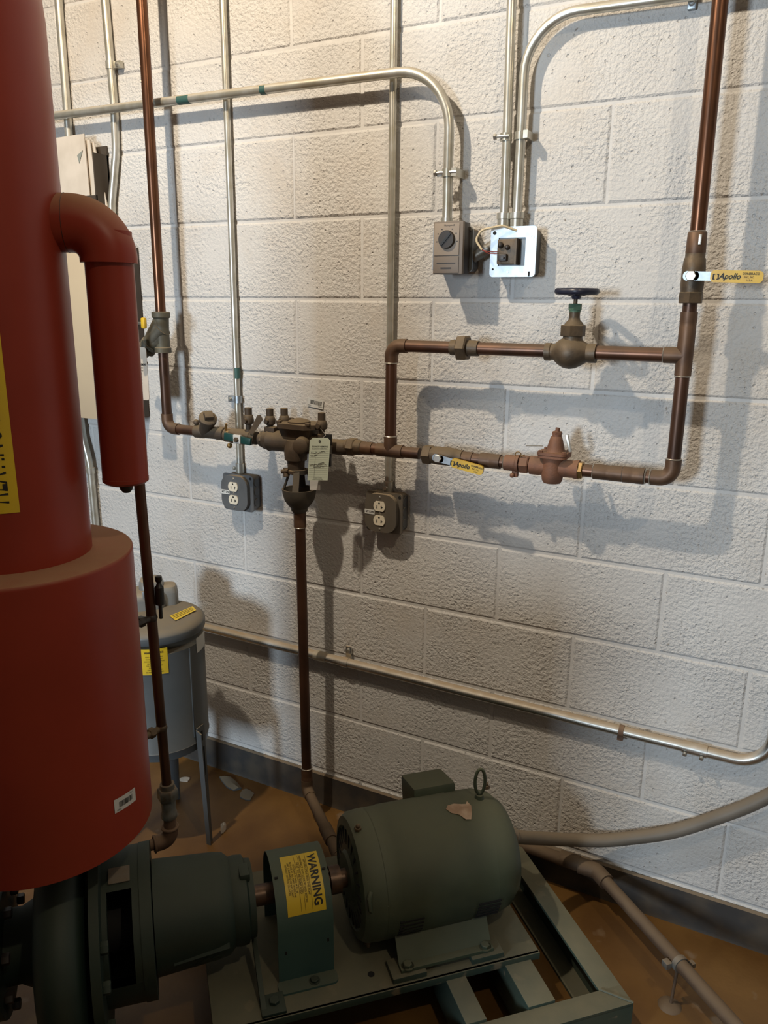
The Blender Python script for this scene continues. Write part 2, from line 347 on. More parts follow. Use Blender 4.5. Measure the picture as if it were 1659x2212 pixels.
# ------------------------------------------------------------------ the room
H0, S = 2.348, 0.2032
wb = M().box((-0.2, 0.053, 1.8), (6.0, 0.1, 3.6))
wall = struct('wall_back', wb, m_mortar)
def block_mesh(L_, h_):
    m = M(); j = 0.0026; e = 0.0055; c = 0.0034; d = 0.02
    x0, x1, z0, z1 = -L_ / 2 + j, L_ / 2 - j, -h_ / 2 + j, h_ / 2 - j
    f = [m.bm.verts.new(p) for p in ((x0 + e, 0, z0 + e), (x1 - e, 0, z0 + e), (x1 - e, 0, z1 - e), (x0 + e, 0, z1 - e))]
    b = [m.bm.verts.new(p) for p in ((x0, c, z0), (x1, c, z0), (x1, c, z1), (x0, c, z1))]
    q = [m.bm.verts.new(p) for p in ((x0, d, z0), (x1, d, z0), (x1, d, z1), (x0, d, z1))]
    m.bm.faces.new(f); m.bm.faces.new(q[::-1])
    for i in range(4):
        k = (i + 1) % 4
        m.bm.faces.new((b[i], b[k], f[k], f[i])); m.bm.faces.new((q[i], q[k], b[k], b[i]))
    me = bpy.data.meshes.new('concrete_block'); finish(m.bm, me)
    for f_ in me.polygons: f_.use_smooth = False
    me.materials.append(m_wall); return me
full = block_mesh(2 * S, S); low = block_mesh(2 * S, H0 - 11 * S)
rnd = random.Random(3)
for i in range(-6, 12):
    z1 = H0 - i * S; z0 = max(z1 - S, 0.0); me = full
    if i == 11: me = low
    for k in range(-12 + (i % 2), 12, 2):
        o = bpy.data.objects.new('concrete_block', me); COL.objects.link(o); o.parent = wall
        o.location = ((k + 1) * S, rnd.uniform(-0.0008, 0.0008), (z0 + z1) / 2)
        o.rotation_euler = (rnd.uniform(-.002, .002), 0, rnd.uniform(-.0015, .0015))
struct('floor', M().box((-0.2, -2.45, -0.05), (6.0, 5.1, 0.1)), m_floor)
struct('ceiling', M().box((-0.2, -2.45, 3.6), (6.0, 5.1, 0.1)), m_ceil)
struct('wall_left', M().box((-3.2, -2.45, 1.8), (0.1, 5.1, 3.6)), m_plain)
struct('wall_right', M().box((2.8, -2.45, 1.8), (0.1, 5.1, 3.6)), m_plain)
wf = M().box((-2.2, -5.0, 1.8), (2.1, 0.1, 3.6)).box((1.5, -5.0, 1.8), (2.7, 0.1, 3.6)).box((-0.5, -5.0, 2.9), (1.3, 0.1, 1.4))
struct('wall_front', wf, m_plain)
struct('unseen_daylight_blocker', M().box((0.022, -1.68, 0.955), (0.344, 0.08, 1.91)).box((0.335, -1.68, 0.59), (0.282, 0.08, 1.18)), m_plain)  # added out-of-view slabs that keep doorway daylight off part of the back wall
bb = M().prism([(0, 0.105), (0, 0), (-0.010, 0), (-0.0085, 0.006), (-0.007, 0.02), (-0.006, 0.1)], (-3.1, -0.003, 0.0), (0, 1, 0), (0, 0, 1), 5.8)
struct('baseboard_back', bb, m_base)

# ------------------------------------------------------------------ conduits on the wall
EMT = 0.0092
def strap(t, p, axis, r, screw_side, mt=None):
    """one-hole conduit strap: a band round the tube plus an ear with a screw"""
    p = V(p); a = V(axis).normalized()
    s = part(t, 'strap', M().lathe([(-0.010, r), (-0.010, r + .0022), (0.010, r + .0022), (0.010, r)], p, a, 20)
             .box((p.x + screw_side * (r + .012) * abs(a.z), (p.y - 0.001) * .5 - .002, p.z + screw_side * (r + .012) * abs(a.x)),
                  (0.028 if a.z else 0.018, abs(p.y) * .9, 0.018 if a.z else 0.028), bev=.001), mt or m_emt)
    q = V((p.x + screw_side * (r + .016) * abs(a.z), p.y * .95 - .002, p.z + screw_side * (r + .016) * abs(a.x)))
    part(s, 'screw', M().lathe([(0, .006), (.004, .0055), (.007, .003)], q, (0, -1, 0), 10), m_bolt)
    return s
def conduit(label, pts, rad, r=EMT, material=None, group=None):
    p0 = V(pts[0]); t = thing('conduit', label, 'conduit', p0, group)
    part(t, 'tube', M().tube(fillet(pts, rad, 10) if len(pts) > 2 else pts, r, 18), material or m_emt); return t
cA = conduit('outer steel conduit running up the wall behind the papers beside the red pipe', [(-0.785, -0.016, 1.985), (-0.778, -0.016, 2.62)], 0, .0115)
cB = conduit('steel conduit with offset bend passing just right of the wall papers',
             [(-0.634, -0.016, 1.69), (-0.634, -0.016, 1.80), (-0.600, -0.016, 1.945), (-0.595, -0.016, 2.07), (-0.609, -0.016, 2.62)], [.12, .25, .3], .0115)
strap(cB, (-0.598, -0.016, 2.169), (0, 0, 1), .0118, 1)
cC = conduit('slim steel conduit dropping to the bluish grey outlet box', [(-0.199, -0.0135, 1.035), (-0.196, -0.0135, 2.62)], 0)
strap(cC, (-0.196, -0.0135, 1.255), (0, 0, 1), EMT, -1, m_steel)
part(cC, 'paint_mark', M().lathe([(0, .0095), (.030, .0095)], (-0.1962, -.0135, 1.315), (0, 0, 1), 18, False), m_tape, label='green painted band')
part(cC, 'connector', M().lathe([(0, .0125), (.03, .0125), (.031, .0112)], (-0.199, -.0135, 1.036), (0, 0, 1), 18).sphere((-0.212, -.024, 1.052), .0055, 8), m_emt)
cD = conduit('slim steel conduit dropping to the brown dusty outlet box', [(0.294, -0.0135, 1.035), (0.297, -0.0135, 2.62)], 0)
part(cD, 'connector', M().lathe([(0, .0125), (.03, .0125), (.031, .0112)], (0.294, -.0135, 1.036), (0, 0, 1), 18), m_emt)
part(cD, 'screw', M().lathe([(0, .006), (.005, .005)], (0.294, -.027, 1.05), (0, -1, 0), 10), m_bolt)
cE = conduit('long horizontal steel conduit that bends down into the thermostat box',
             [(-1.9, -0.047, 2.062), (0.456, -0.047, 2.040), (0.458, -0.047, 1.71)], [.13], .0115)
sE = part(cE, 'hanger_clamp', M().lathe([(-.009, .0115), (-.009, .0142), (.009, .0142), (.009, .0115)], (0.457, -.047, 1.818), (0, 0, 1), 20)
     .box((0.475, -.03, 1.818), (.012, .055, .018)).box((0.440, -.05, 1.818), (.016, .006, .016)), m_emt)
part(sE, 'bolt', M().tube([(0.428, -.056, 1.818), (0.482, -.056, 1.818)], .0032, 8).hexn((0.426, -.056, 1.818), (1, 0, 0), .007, .006), m_bolt)
part(cE, 'connector', M().lathe([(0, .0145), (.012, .0145)], (0.458, -.047, 1.708), (0, 0, 1), 18), m_emt)
for x_, l_ in ((-.06, .016), (-.33, .04)): part(cE, 'paint_mark', M().lathe([(0, .0117), (l_, .0117)], (x_, -.047, 2.0445 - (x_ + .06) * .0094), (1, 0, -.0095), 18, False), m_tape, label='worn green paint mark')
cF = conduit('straight steel conduit on the left of the pair above the zinc plate', [(0.592, -0.03, 1.70), (0.581, -0.03, 2.62)], 0, .0105)
cG = conduit('steel conduit with a wide quarter bend above the zinc plate', [(0.622, -0.03, 1.70), (0.622, -0.03, 2.118), (1.9, -0.03, 2.095)], [.11], .0105)
for c_, x_ in ((cF, .591), (cG, .622)):
    part(c_, 'connector', M().lathe([(0, .0145), (.018, .0145), (.019, .0165), (.032, .0165), (.033, .012)], (x_, -.03, 1.695), (0, 0, 1), 20), m_emt)
sF = part(cG, 'hanger_clamp', M().lathe([(-.008, .0105), (-.008, .0135), (.008, .0135), (.008, .0105)], (0.6215, -.03, 1.886), (0, 0, 1), 20)
     .box((0.638, -.024, 1.886), (.010, .05, .016)), m_emt)
sF2 = part(cF, 'hanger_clamp', M().lathe([(-.008, .0105), (-.008, .0135), (.008, .0135), (.008, .0105)], (0.5875, -.03, 1.886), (0, 0, 1), 20), m_emt)
part(sF2, 'bolt', M().tube([(0.566, -.044, 1.886), (0.600, -.044, 1.886)], .003, 8).hexn((0.564, -.044, 1.886), (1, 0, 0), .007, .006), m_bolt)
solo('strap_clip', M().box((0.953, -.006, 2.108), (.016, .012, .03), bev=.002).lathe([(0, .0065), (.006, .004)], (0.953, -.012, 2.104), (0, -1, 0), 10), m_steel,
     'small zinc clip screwed to the wall below the quarter bend conduit', 'clip', (0.953, -.006, 2.09))
cH = conduit('low galvanized conduit running along the wall above the motor, turning up at its right end',
             [(-0.74, -0.021, 0.516), (1.285, -0.021, 0.505), (1.285, -0.021, 1.1)], [.075], .0135, m_emt2)
sH = part(cH, 'strap', M().lathe([(-.010, .0135), (-.010, .0155), (.010, .0155), (.010, .0135)], (0.165, -.021, .511), (1, 0, -.0054), 20)
     .box((0.168, -.007, .539), (.018, .006, .036), bev=.001), m_emt2)
part(sH, 'screw', M().lathe([(0, .006), (.006, .004)], (0.168, -.010, .547), (0, -1, 0), 10), m_bolt)
cpl = part(cH, 'coupling', M().lathe([(0, .0138), (0, .0158), (.055, .0158), (.055, .0138)], (1.098, -.021, .506), (1, 0, -.0054), 20), m_emt2)
for x_ in (1.106, 1.143): part(cpl, 'screw', M().lathe([(0, .005), (.007, .005)], (x_, -.036, .498), (0, -1, -.5), 10), m_bolt)
part(cH, 'coupling', M().lathe([(0, .0138), (0, .0155), (.04, .0155), (.04, .0138)], (0.06, -.021, .5116), (1, 0, -.0054), 20), m_emt)
part(cH, 'rusty_strap', M().lathe([(-.006, .0138), (-.006, .015), (.006, .015), (.006, .0138)], (0.955, -.021, .5068), (1, 0, -.0054), 20).box((.953, -.02, .488), (.014, .012, .012)), m_rust)
cL = conduit('steel conduit curving down the wall below the beige cabinet',
             [(-0.84, -0.02, 1.22), (-0.835, -0.02, 1.10), (-0.813, -0.02, 1.0), (-0.806, -0.02, 0.2)], [.25, .25], .0115)
strap(cL, (-0.8125, -0.02, 0.982), (0, 0, 1), .0115, -1)

# ------------------------------------------------------------------ electrical boxes
def rounded(w_, h, r, n=5, corners=(1, 1, 1, 1)):
    out = []
    for i, (cx, cy, a0) in enumerate(((w_ / 2, h / 2, 0), (-w_ / 2, h / 2, 90), (-w_ / 2, -h / 2, 180), (w_ / 2, -h / 2, 270))):
        rr = r * corners[i]
        if rr < 1e-6: out.append((cx, cy)); continue
        ox = cx - math.copysign(rr, cx); oy = cy - math.copysign(rr, cy)
        for k in range(n + 1):
            a = R(a0 + 90 * k / n); out.append((ox + rr * math.cos(a), oy + rr * math.sin(a)))
    return out
def outlet(x, z, tilt, label, mcover, mplate, text, label_part=None):
    t = thing('outlet_box', label, 'outlet', (x, 0, z), 'duplex outlet boxes on the wall')
    ux = V((1, 0, 0)); uy = V((math.sin(tilt), 0, math.cos(tilt)))
    bx = part(t, 'box', M().prism(rounded(.102, .102, .012), (x, 0, z), ux, uy, .036), mplate)
    for k in (-.028, 0.004, .032):
        part(bx, 'knockout', M().lathe([(0, .0125), (.0012, .0115)], (x + .0515, -.019, z + k * 1.0), (1, 0, 0), 18), mplate)
    pl = part(t, 'cover', M().prism(rounded(.110, .110, .010), (x, -.037, z), ux, uy, .003)
              .prism(rounded(.094, .104, .030), (x - .004, -.039, z), ux, uy, .015), mcover)
    for sx_, sz_ in ((.046, .046), (-.048, -.048)):
        part(pl, 'screw_hole', M().lathe([(0, .0042), (.0008, .0042)], (x + sx_, -.0401, z + sz_), (0, -1, 0), 10), m_dark)
    for dz in (.0195, -.0195):
        oval = [(.0172 * math.cos(a) * 1.0, max(-.0135, min(.0135, .0172 * math.sin(a)))) for a in [2 * PI * k / 28 for k in range(28)]]
        rc = part(t, 'receptacle', M().prism(oval, (x - .006, -.0535, z + dz), ux, uy, .0035), m_ivory)
        sl = M().box((x - .0125, -.0572, z + dz - .002), (.0022, .0008, .0085)).box((x + .0005, -.0572, z + dz - .002), (.0024, .0008, .0085)) \
             .box((x + .0025, -.0572, z + dz - .002), (.004, .0008, .0022)).lathe([(0, .0026), (.0006, .0026)], (x - .006, -.0568, z + dz + .0085), (0, -1, 0), 12)
        part(rc, 'slot', sl, m_dark)
    for dz in (0, .0435, -.0435): part(t, 'screw', M().lathe([(0, .0033), (.002, .002)], (x - .006, -.054, z + dz), (0, -1, 0), 10), m_bolt)
    lb = part(t, 'circuit_label', M().box((x - .0355, -.0548, z + .001), (.030, .0012, .0125)), m_sticker, label='small white printed circuit label')
    part(lb, 'lettering', place(text_m(text, .0082, .8, .0002), (x - .0355, -.0556, z + .001), (1, 0, 0), (0, 0, 1)), m_ink)
    return t
outlet(-0.188, 0.984, 0, 'bluish grey outlet box under the slim conduit left of the funnel', m_box, m_box, 'MTT 2P8')
outlet(0.296, 0.986, 0, 'brown dusty outlet box right of the copper drain pipe', m_boxd, m_box, 'MT1 2P8')

th = thing('thermostat', 'beige line thermostat with brown dial mounted on a square box', 'thermostat', (0.484, 0, 1.593))
part(th, 'back_box', M().prism(rounded(.096, .096, .010), (0.474, -.003, 1.649), (1, 0, 0), (0, 0, 1), .044), m_box)
part(th, 'mounting_plate', M().prism(rounded(.100, .100, .008), (0.476, -.047, 1.649), (1, 0, 0), (0, 0, 1), .005), m_steel, label='zinc plate edge behind the thermostat')
part(th, 'screw', M().lathe([(0, .0055), (.006, .004)], (0.520, -.052, 1.694), (0, -1, 0), 10), m_bolt)
hs = part(th, 'housing', M().box((0.484, -.0715, 1.650), (.071, .039, .113), bev=.002), m_dial)
part(hs, 'bezel', M().box((0.484, -.0935, 1.650), (.073, .011, .115), bev=.002), m_thermd)
part(hs, 'face_plate', M().box((0.481, -.0995, 1.6685), (.062, .003, .070), bev=.001), m_therm)
part(hs, 'lower_plate', M().box((0.481, -.0995, 1.613), (.062, .003, .037), bev=.001), m_thermd)
part(hs, 'slot', M().box((0.481, -.1012, 1.6165), (.046, .0008, .002)).box((0.481, -.1012, 1.6055), (.026, .0006, .0035)), m_dial)
dl = part(th, 'dial', M().lathe([(0, .0200), (.004, .0200), (.006, .019), (.008, .0185), (.008, 0)], (0.482, -.1005, 1.668), (0, -1, 0), 32), m_dial)
part(dl, 'pointer', M().box((0.482, -.1095, 1.668), (.0045, .003, .034), MX.Rotation(R(42), 3, 'Y')), m_black)
mk = M()
for a in (-100, -60, -30, 30, 60, 100): mk.box((0.482 + .0255 * math.sin(R(a)), -.1012, 1.668 + .0255 * math.cos(R(a))), (.003, .0005, .002))
part(hs, 'dial_marks', join(mk, place(text_m('Honeywell', .006), (0.487, -.1013, 1.6985), (1, 0, 0), (0, 0, 1))), m_dial)

jb = thing('junction_box', 'bright zinc square box plate with a brown dusty relay in its opening', 'junction box', (0.623, 0, 1.587))
part(jb, 'back_box', M().prism(rounded(.100, .100, .010), (0.623, -.003, 1.641), (1, 0, 0), (0, 0, 1), .042), m_box)
pm = M(); oc = V((.623, 0, 1.6415)); out = rounded(.108, .109, .008, 5); nn_ = len(out); rows = []
for p in out:
    k_ = max(abs(p[0] - 0) / .032, abs(p[1]) / .0305); q_ = (p[0] / k_, p[1] / k_)
    rows.append([pm.bm.verts.new(oc + V((x_, y_, z_))) for (x_, z_) in (p, (q_[0] - .003, q_[1])) for y_ in (-.046, -.050)])
for i in range(nn_):
    p, q = rows[i], rows[(i + 1) % nn_]
    for (x_, y_) in ((0, 1), (1, 3), (3, 2), (2, 0)): pm.bm.faces.new((p[x_], p[y_], q[y_], q[x_]))
zp = part(jb, 'plate', pm, m_steel)
part(zp, 'hole', M().lathe([(0, .0042), (.0006, .0042)], (.578, -.0501, 1.683), (0, -1, 0), 12).box((.663, -.0503, 1.593), (.004, .0008, .011))
     .lathe([(0, .0024), (.0006, .0024)], (.577, -.0501, 1.604), (0, -1, 0), 10), m_dark)
part(zp, 'knockout_ring', M().ring((.667, -.0503, 1.672), (0, 1, 0), .0042, .0006, 20, 6).ring((.613, -.0503, 1.598), (0, 1, 0), .002, .0006, 16, 6), m_bolt)
rl = part(jb, 'relay', M().box((0.614, -.050, 1.641), (.046, .034, .054), bev=.003).box((.635, -.048, 1.641), (.004, .04, .056)), m_brass, label='dusty brown relay body')
part(rl, 'terminal', M().box((.607, -.071, 1.628), (.02, .012, .016), bev=.003).sphere((.600, -.07, 1.655), .007, 10).sphere((.616, -.07, 1.65), .006, 10).lathe([(0, .003), (.01, .003)], (.61, -.074, 1.627), (0, -1, 0), 8), m_dial)
part(jb, 'shadow_gap', M().box((.643, -.030, 1.641), (.018, .01, .06)), m_brass)
cb = solo('cable', M().tube(fillet([(.629, -.050, 1.687), (.600, -.066, 1.697), (.556, -.078, 1.688), (.543, -.080, 1.667), (.560, -.080, 1.645)], [.02, .02, .014], 6), .0027, 10), m_wire,
          'cream cable looping from the zinc plate toward the thermostat', 'cable', (.56, -.08, 1.645))
part(cb, 'wire', M().tube([(.560, -.080, 1.645), (.575, -.079, 1.641), (.594, -.072, 1.641)], .001, 6).tube([(.560, -.080, 1.645), (.576, -.079, 1.637), (.594, -.072, 1.637)], .001, 6), m_wirer)
solo('conduit_nipple', M().tube([(.520, -.028, 1.632), (.585, -.028, 1.668)], .0125, 16), m_galv, 'grey nipple joining the thermostat box to the zinc plate box', 'nipple', (.52, -.028, 1.632))

st = thing('barcode_sticker', 'white barcode sticker on the block wall above the backflow preventer', 'sticker', (.06, 0, 1.258))
ux = V((1, 0, -.13)).normalized(); uy = V((.13, 0, 1)).normalized()
sp = part(st, 'paper', M().prism([(-.025, -.0125), (.025, -.0125), (.025, .0125), (-.025, .0125)], (.061, -.0022, 1.2585), ux, uy, .0008), m_sticker)
part(sp, 'lettering', join(place(bars(.038, .011, 34, 1), V((.062, -.0032, 1.260)), ux, uy), place(text_m('40430', .0045), V((.041, -.0032, 1.2525)), ux, uy), place(text_m('1000250', .004), V((.076, -.0032, 1.249)), ux, uy)), m_ink)

# ------------------------------------------------------------------ copper piping on the wall (axis 0.1 m off the wall)
D = -0.10; r1 = 0.0143
def sol(t, p, d, r=.0165): part(t, 'solder_ring', M().lathe([(-.0015, r), (0, r + .0012), (.0015, r)], p, d, 20), m_solder)
def coup(t, p, d, L_=.035, r=.0168, name='coupling', mt=None):
    p = V(p); d = V(d).normalized()
    return part(t, name, M().lathe([(-L_ / 2, r1), (-L_ / 2, r), (-.005, r), (-.004, r * .985), (.004, r * .985), (.005, r), (L_ / 2, r), (L_ / 2, r1)], p, d, 24), mt or m_fit)
def elbow(t, c, d0, d1, arm=.032, r=.0168, mt=None):
    c = V(c); d0 = V(d0).normalized(); d1 = V(d1).normalized()
    pts = fillet([c + d0 * arm, c, c + d1 * arm], arm * .62, 8)
    return part(t, 'elbow', M().tube(pts, r, 20), mt or m_fit)
def tee(t, c, d0, db, arm=.032, r=.0168, mt=None):
    c = V(c); d0 = V(d0).normalized(); db = V(db).normalized()
    return part(t, 'tee', M().tube([c - d0 * arm, c + d0 * arm], r, 20).tube([c, c + db * arm], r, 20), mt or m_fit)

xl = -0.390
t = thing('copper_riser', 'copper pipe rising past the left conduits above the large strainer', 'pipe', (xl, D, 1.49))
part(t, 'pipe', M().tube([(xl, D, 1.47), (xl, D, 2.75)], r1, 20), m_copperb)
part(t, 'bracket_dimple', M().sphere((xl - .008, D - .012, 2.12), .003, 8).sphere((xl - .008, D - .012, 2.085), .003, 8), m_solder)

t = thing('y_strainer', 'large green brown strainer with a slanted branch on the left copper riser', 'strainer', (xl, D, 1.39))
b_ = part(t, 'body', M().lathe([(0, .0235), (0.013, .0235), (.016, .0205), (.07, .0205), (.095, .0215), (.098, .0255), (.112, .0255), (.114, .020)][::1], (xl, D, 1.385), (0, 0, 1), 24), m_iron)
bd = V((-.70, -.10, -.70)).normalized(); bo = V((xl + .004, D, 1.452))
part(b_, 'branch', M().lathe([(0, .024), (.035, .026), (.06, .0255), (.062, .0275), (.070, .0275), (.071, .0245), (.078, .0245), (.079, .0265), (.086, .0265), (.087, .02)], bo, bd, 24)
     .hull([V((xl + .0203 * math.cos(k * .628), D + .0203 * math.sin(k * .628), 1.482)) for k in range(10)] + [bo + bd * .058 + (frame(bd)[0] * math.cos(k * .628) + frame(bd)[1] * math.sin(k * .628)) * .0255 for k in range(10)]
           + [V((xl + .0203 * math.cos(k * .628), D + .0203 * math.sin(k * .628), 1.41)) for k in range(10)]), m_iron)
part(t, 'plug', M().hexn(bo + bd * .085, bd, .017, .022), m_iron)
part(t, 'blowoff_pipe', M().tube([bo + bd * .10, bo + bd * .125], .010, 14).tube([bo + bd * .12 + V((-.02, 0, .012)), bo + bd * .12 + V((.02, 0, -.018))], .0105, 14), m_brass)

t = thing('drain_valve', 'small ball valve with a yellow lever tip peeking from behind the red side pipe', 'valve', (-.415, -.185, 1.42))
part(t, 'body', M().box((-.415, -.185, 1.465), (.026, .026, .03), bev=.004).tube([(-.415, -.185, 1.45), (-.415, -.185, 1.40)], .008, 12), m_dial)
part(t, 'lever', M().box((-.360, -.20, 1.469), (.014, .012, .030), bev=.005), m_yel)
part(t, 'stem', M().tube([(-.415, -.19, 1.468), (-.360, -.20, 1.468)], .004, 8), m_bolt)
t = thing('notice_tag', 'white hanging tag whose printed lines are half hidden by the red side pipe', 'tag', (-.43, -.15, 1.40))
q = part(t, 'card', M().prism(rounded(.052, .150, .008), (-.446, -.135, 1.325), (1, 0, 0), (0, 0, 1), .0012), m_paper)
part(q, 'lettering', join(place(text_m('DO NOT REMOVE', .0085, .62, .0002), (-.446, -.1369, 1.351), (1, 0, 0), (0, 0, 1)), place(text_m('THIS TAG', .006, .8), (-.446, -.1369, 1.342), (1, 0, 0), (0, 0, 1)),
     *[place(text_m(s_, .005, .9), (-.446, -.1369, 1.334 - .009 * k), (1, 0, 0), (0, 0, 1)) for k, s_ in enumerate(('SIGNED BY', 'DATE', 'TIME', 'DEPT', 'UNIT', 'FILE'))]), m_ink)
part(t, 'tie', M().tube([(-.446, -.137, 1.395), (-.446, -.13, 1.405), (-.447, -.12, 1.41)], .0008, 6), m_wire)

t = thing('copper_drop_pipe', 'dark copper pipe dropping from the large strainer to an elbow', 'pipe', (xl, D, 1.167))
part(t, 'pipe', M().tube([(xl, D, 1.40), (xl, D, 1.19)], r1, 20), m_copperd)
elbow(t, (xl, D, 1.167), (0, 0, 1), (1, 0, 0), .042)
part(t, 'pipe', M().tube([(xl + .035, D, 1.167), (-.265, D, 1.167)], r1, 20), m_copper)
t = thing('y_strainer', 'dusty bronze strainer with a square plug on the horizontal pipe', 'strainer', (-.235, D, 1.167))
part(t, 'body', M().lathe([(0, .016), (.002, .019), (.03, .019), (.035, .0175), (.075, .0175), (.08, .019), (.105, .019), (.107, .016)], (-.285, D, 1.167), (1, 0, 0), 24), m_bronze)
bd = V((.55, -.42, .72)).normalized(); bo = V((-.250, D, 1.168))
part(t, 'branch', M().lathe([(0, .018), (.03, .020), (.05, .0225), (.052, .0255), (.062, .0255), (.066, .020)], bo, bd, 24), m_bronze)
u_, w_, d_ = frame(bd)
part(t, 'plug', M().box(bo + bd * .072, (.024, .024, .016), MX((u_, w_, d_)).transposed(), .002), m_bronze)
part(t, 'knob', M().sphere((-.278, D - .004, 1.193), .009, 10), m_bronze)
# inlet valve with green wing handle
def strapring(t, p): pass
t = thing('ball_valve', 'ball valve with a dark green wing handle left of the backflow preventer', 'valve', (-.11, D, 1.145))
part(t, 'body', M().lathe([(0, .0165), (.002, .019), (.02, .019), (.022, .0205), (.055, .0215), (.09, .0205), (.092, .018), (.108, .018)], (-.178, D, 1.164), (1, 0, 0), 24), m_bronze)
hd = part(t, 'handle', M().box((-.138, D - .031, 1.166), (.036, .010, .020), MX.Rotation(R(6), 3, 'Y'), .003).box((-.083, D - .031, 1.160), (.034, .010, .020), MX.Rotation(R(6), 3, 'Y'), .003), m_green)
part(hd, 'hub', M().box((-.110, D - .034, 1.163), (.024, .008, .024), None, .001), m_sticker)
part(hd, 'nut', M().hexn((-.110, D - .036, 1.162), (0, -1, 0), .0075, .008), m_brass)
part(t, 'stem', M().tube([(-.110, D, 1.164), (-.110, D - .034, 1.164)], .008, 12), m_bronze)
part(t, 'test_cock', M().lathe([(0, .012), (.006, .012), (.007, .0085), (.02, .0085), (.024, .014), (.030, .0155), (.045, .013), (.048, .0105), (.066, .0105), (.067, .008)], (-.096, D, 1.18), (0, 0, 1), 20)
     .tube([(-.096, D - .022, 1.212), (-.096, D, 1.212)], .007, 12), m_bronze)
part(t, 'bonding_clamp', M().lathe([(-.005, .0165), (-.005, .019), (.005, .019), (.005, .0165)], (-.160, D, 1.165), (1, 0, 0), 22).sphere((-.158, D - .008, 1.137), .008, 10)
     .tube([(-.166, D - .012, 1.18), (-.158, D - .02, 1.20)], .003, 8), m_brassb)

# backflow preventer
t = thing('backflow_preventer', 'dusty bronze backflow preventer with flat top cover and four test cocks', 'valve', (.06, D, 1.09))
bz = 1.163
part(t, 'body', M().lathe([(0, .0175), (.004, .0175), (.0045, .021), (.016, .021), (.018, .026), (.03, .0285), (.034, .0305), (.038, .0285), (.06, .028), (.13, .028), (.16, .0265), (.19, .024), (.192, .018), (.21, .018)], (-.058, D, bz), (1, 0, 0), 28)
     .hexn((-.050, D, bz), (1, 0, 0), .0235, .016), m_bronze)
part(t, 'bonnet', M().hull([(x_, y_, 1.176) for x_ in (.036, .112) for y_ in (D - .026, D + .03)] + [(x_, y_, 1.207) for x_ in (.022, .124) for y_ in (D - .032, D + .036)]), m_bronze)
cv = part(t, 'cover', M().prism([(-.060, -.020), (-.042, -.042), (.040, -.044), (.062, -.022), (.062, .024), (.044, .042), (-.042, .042), (-.060, .022)], (.072, D, 1.205), (1, 0, 0), (0, 1, 0), .013)
     .lathe([(0, .03), (.004, .03), (.008, .022), (.012, .008)], (.070, D, 1.218), (0, 0, 1), 24), m_bronze)
for px_, py_ in ((-.046, -.03), (.046, -.032), (.048, .03), (-.046, .03)):
    part(cv, 'bolt', M().hexn((.072 + px_, D + py_, 1.215), (0, 0, 1), .0075, .009), m_bronze)
def cock(x, y, z, h=.062):
    return M().lathe([(0, .011), (.006, .011), (.008, .008), (h * .28, .008), (h * .34, .0145), (h * .5, .0155), (h * .66, .0125), (h * .7, .0100), (h, .0100), (h + .001, .007)], (x, y, z), (0, 0, 1), 20).tube([(x, y - .021, z + h * .48), (x, y, z + h * .48)], .0065, 10)
part(t, 'test_cock', cock(-.024, D, 1.186), m_bronze); part(t, 'test_cock', cock(.016, D + .01, 1.189), m_bronze)
part(t, 'test_cock', cock(.147, D - .01, 1.188), m_bronze)
part(t, 'port_boss', M().box((-.018, D, 1.19), (.034, .03, .022), None, .004), m_bronze); part(t, 'port_boss', M().lathe([(0, .012), (.04, .012)], (.10, D, 1.178), (1, 0, .05), 16), m_bronze)
part(t, 'relief_valve', M().lathe([(0, .024), (.02, .030), (.03, .0315), (.052, .030), (.056, .024), (.078, .0225), (.080, .027), (.088, .027), (.09, .02)], (.066, D - .012, 1.172), (0, 0, -1), 28)
     .lathe([(0, .022), (.03, .020), (.034, .012)], (.10, D - .03, 1.166), (.35, -1, 0), 20), m_bronze)
part(t, 'drain_boss', M().tube([(.046, D - .03, 1.098), (.05, D - .036, 1.075)], .008, 12).tube([(.036, D - .036, 1.088), (.058, D - .036, 1.092)], .006, 10), m_bronze)
t = thing('ball_valve', 'ball valve with an upright black handle right of the backflow preventer', 'valve', (.178, D, 1.12))
part(t, 'body', M().lathe([(0, .017), (.002, .019), (.05, .0205), (.07, .019), (.075, .0165)], (.148, D, bz), (1, 0, 0), 24).tube([(.178, D, bz), (.178, D - .03, bz)], .009, 12), m_bronze)
hd = part(t, 'handle', M().box((.180, D - .034, 1.186), (.022, .010, .030), None, .003).box((.178, D - .034, 1.133), (.022, .010, .034), None, .003).box((.179, D - .031, 1.16), (.016, .006, .05)), m_black)
part(hd, 'hub', M().box((.181, D - .036, 1.161), (.019, .008, .022), None, .001), m_galv); part(hd, 'nut', M().lathe([(0, .0065), (.006, .006)], (.181, D - .040, 1.160), (0, -1, 0), 12), m_brassb)
solo('worn_tag', M().prism([(0, 0), (.014, -.004), (.045, .040), (.036, .052), (.026, .050)], (-.083, D - .018, 1.180), (1, 0, 0), (0, .15, 1), .001), m_brass, 'worn brown tag leaning between the test cocks of the backflow preventer', 'tag', (-.07, D - .018, 1.18))
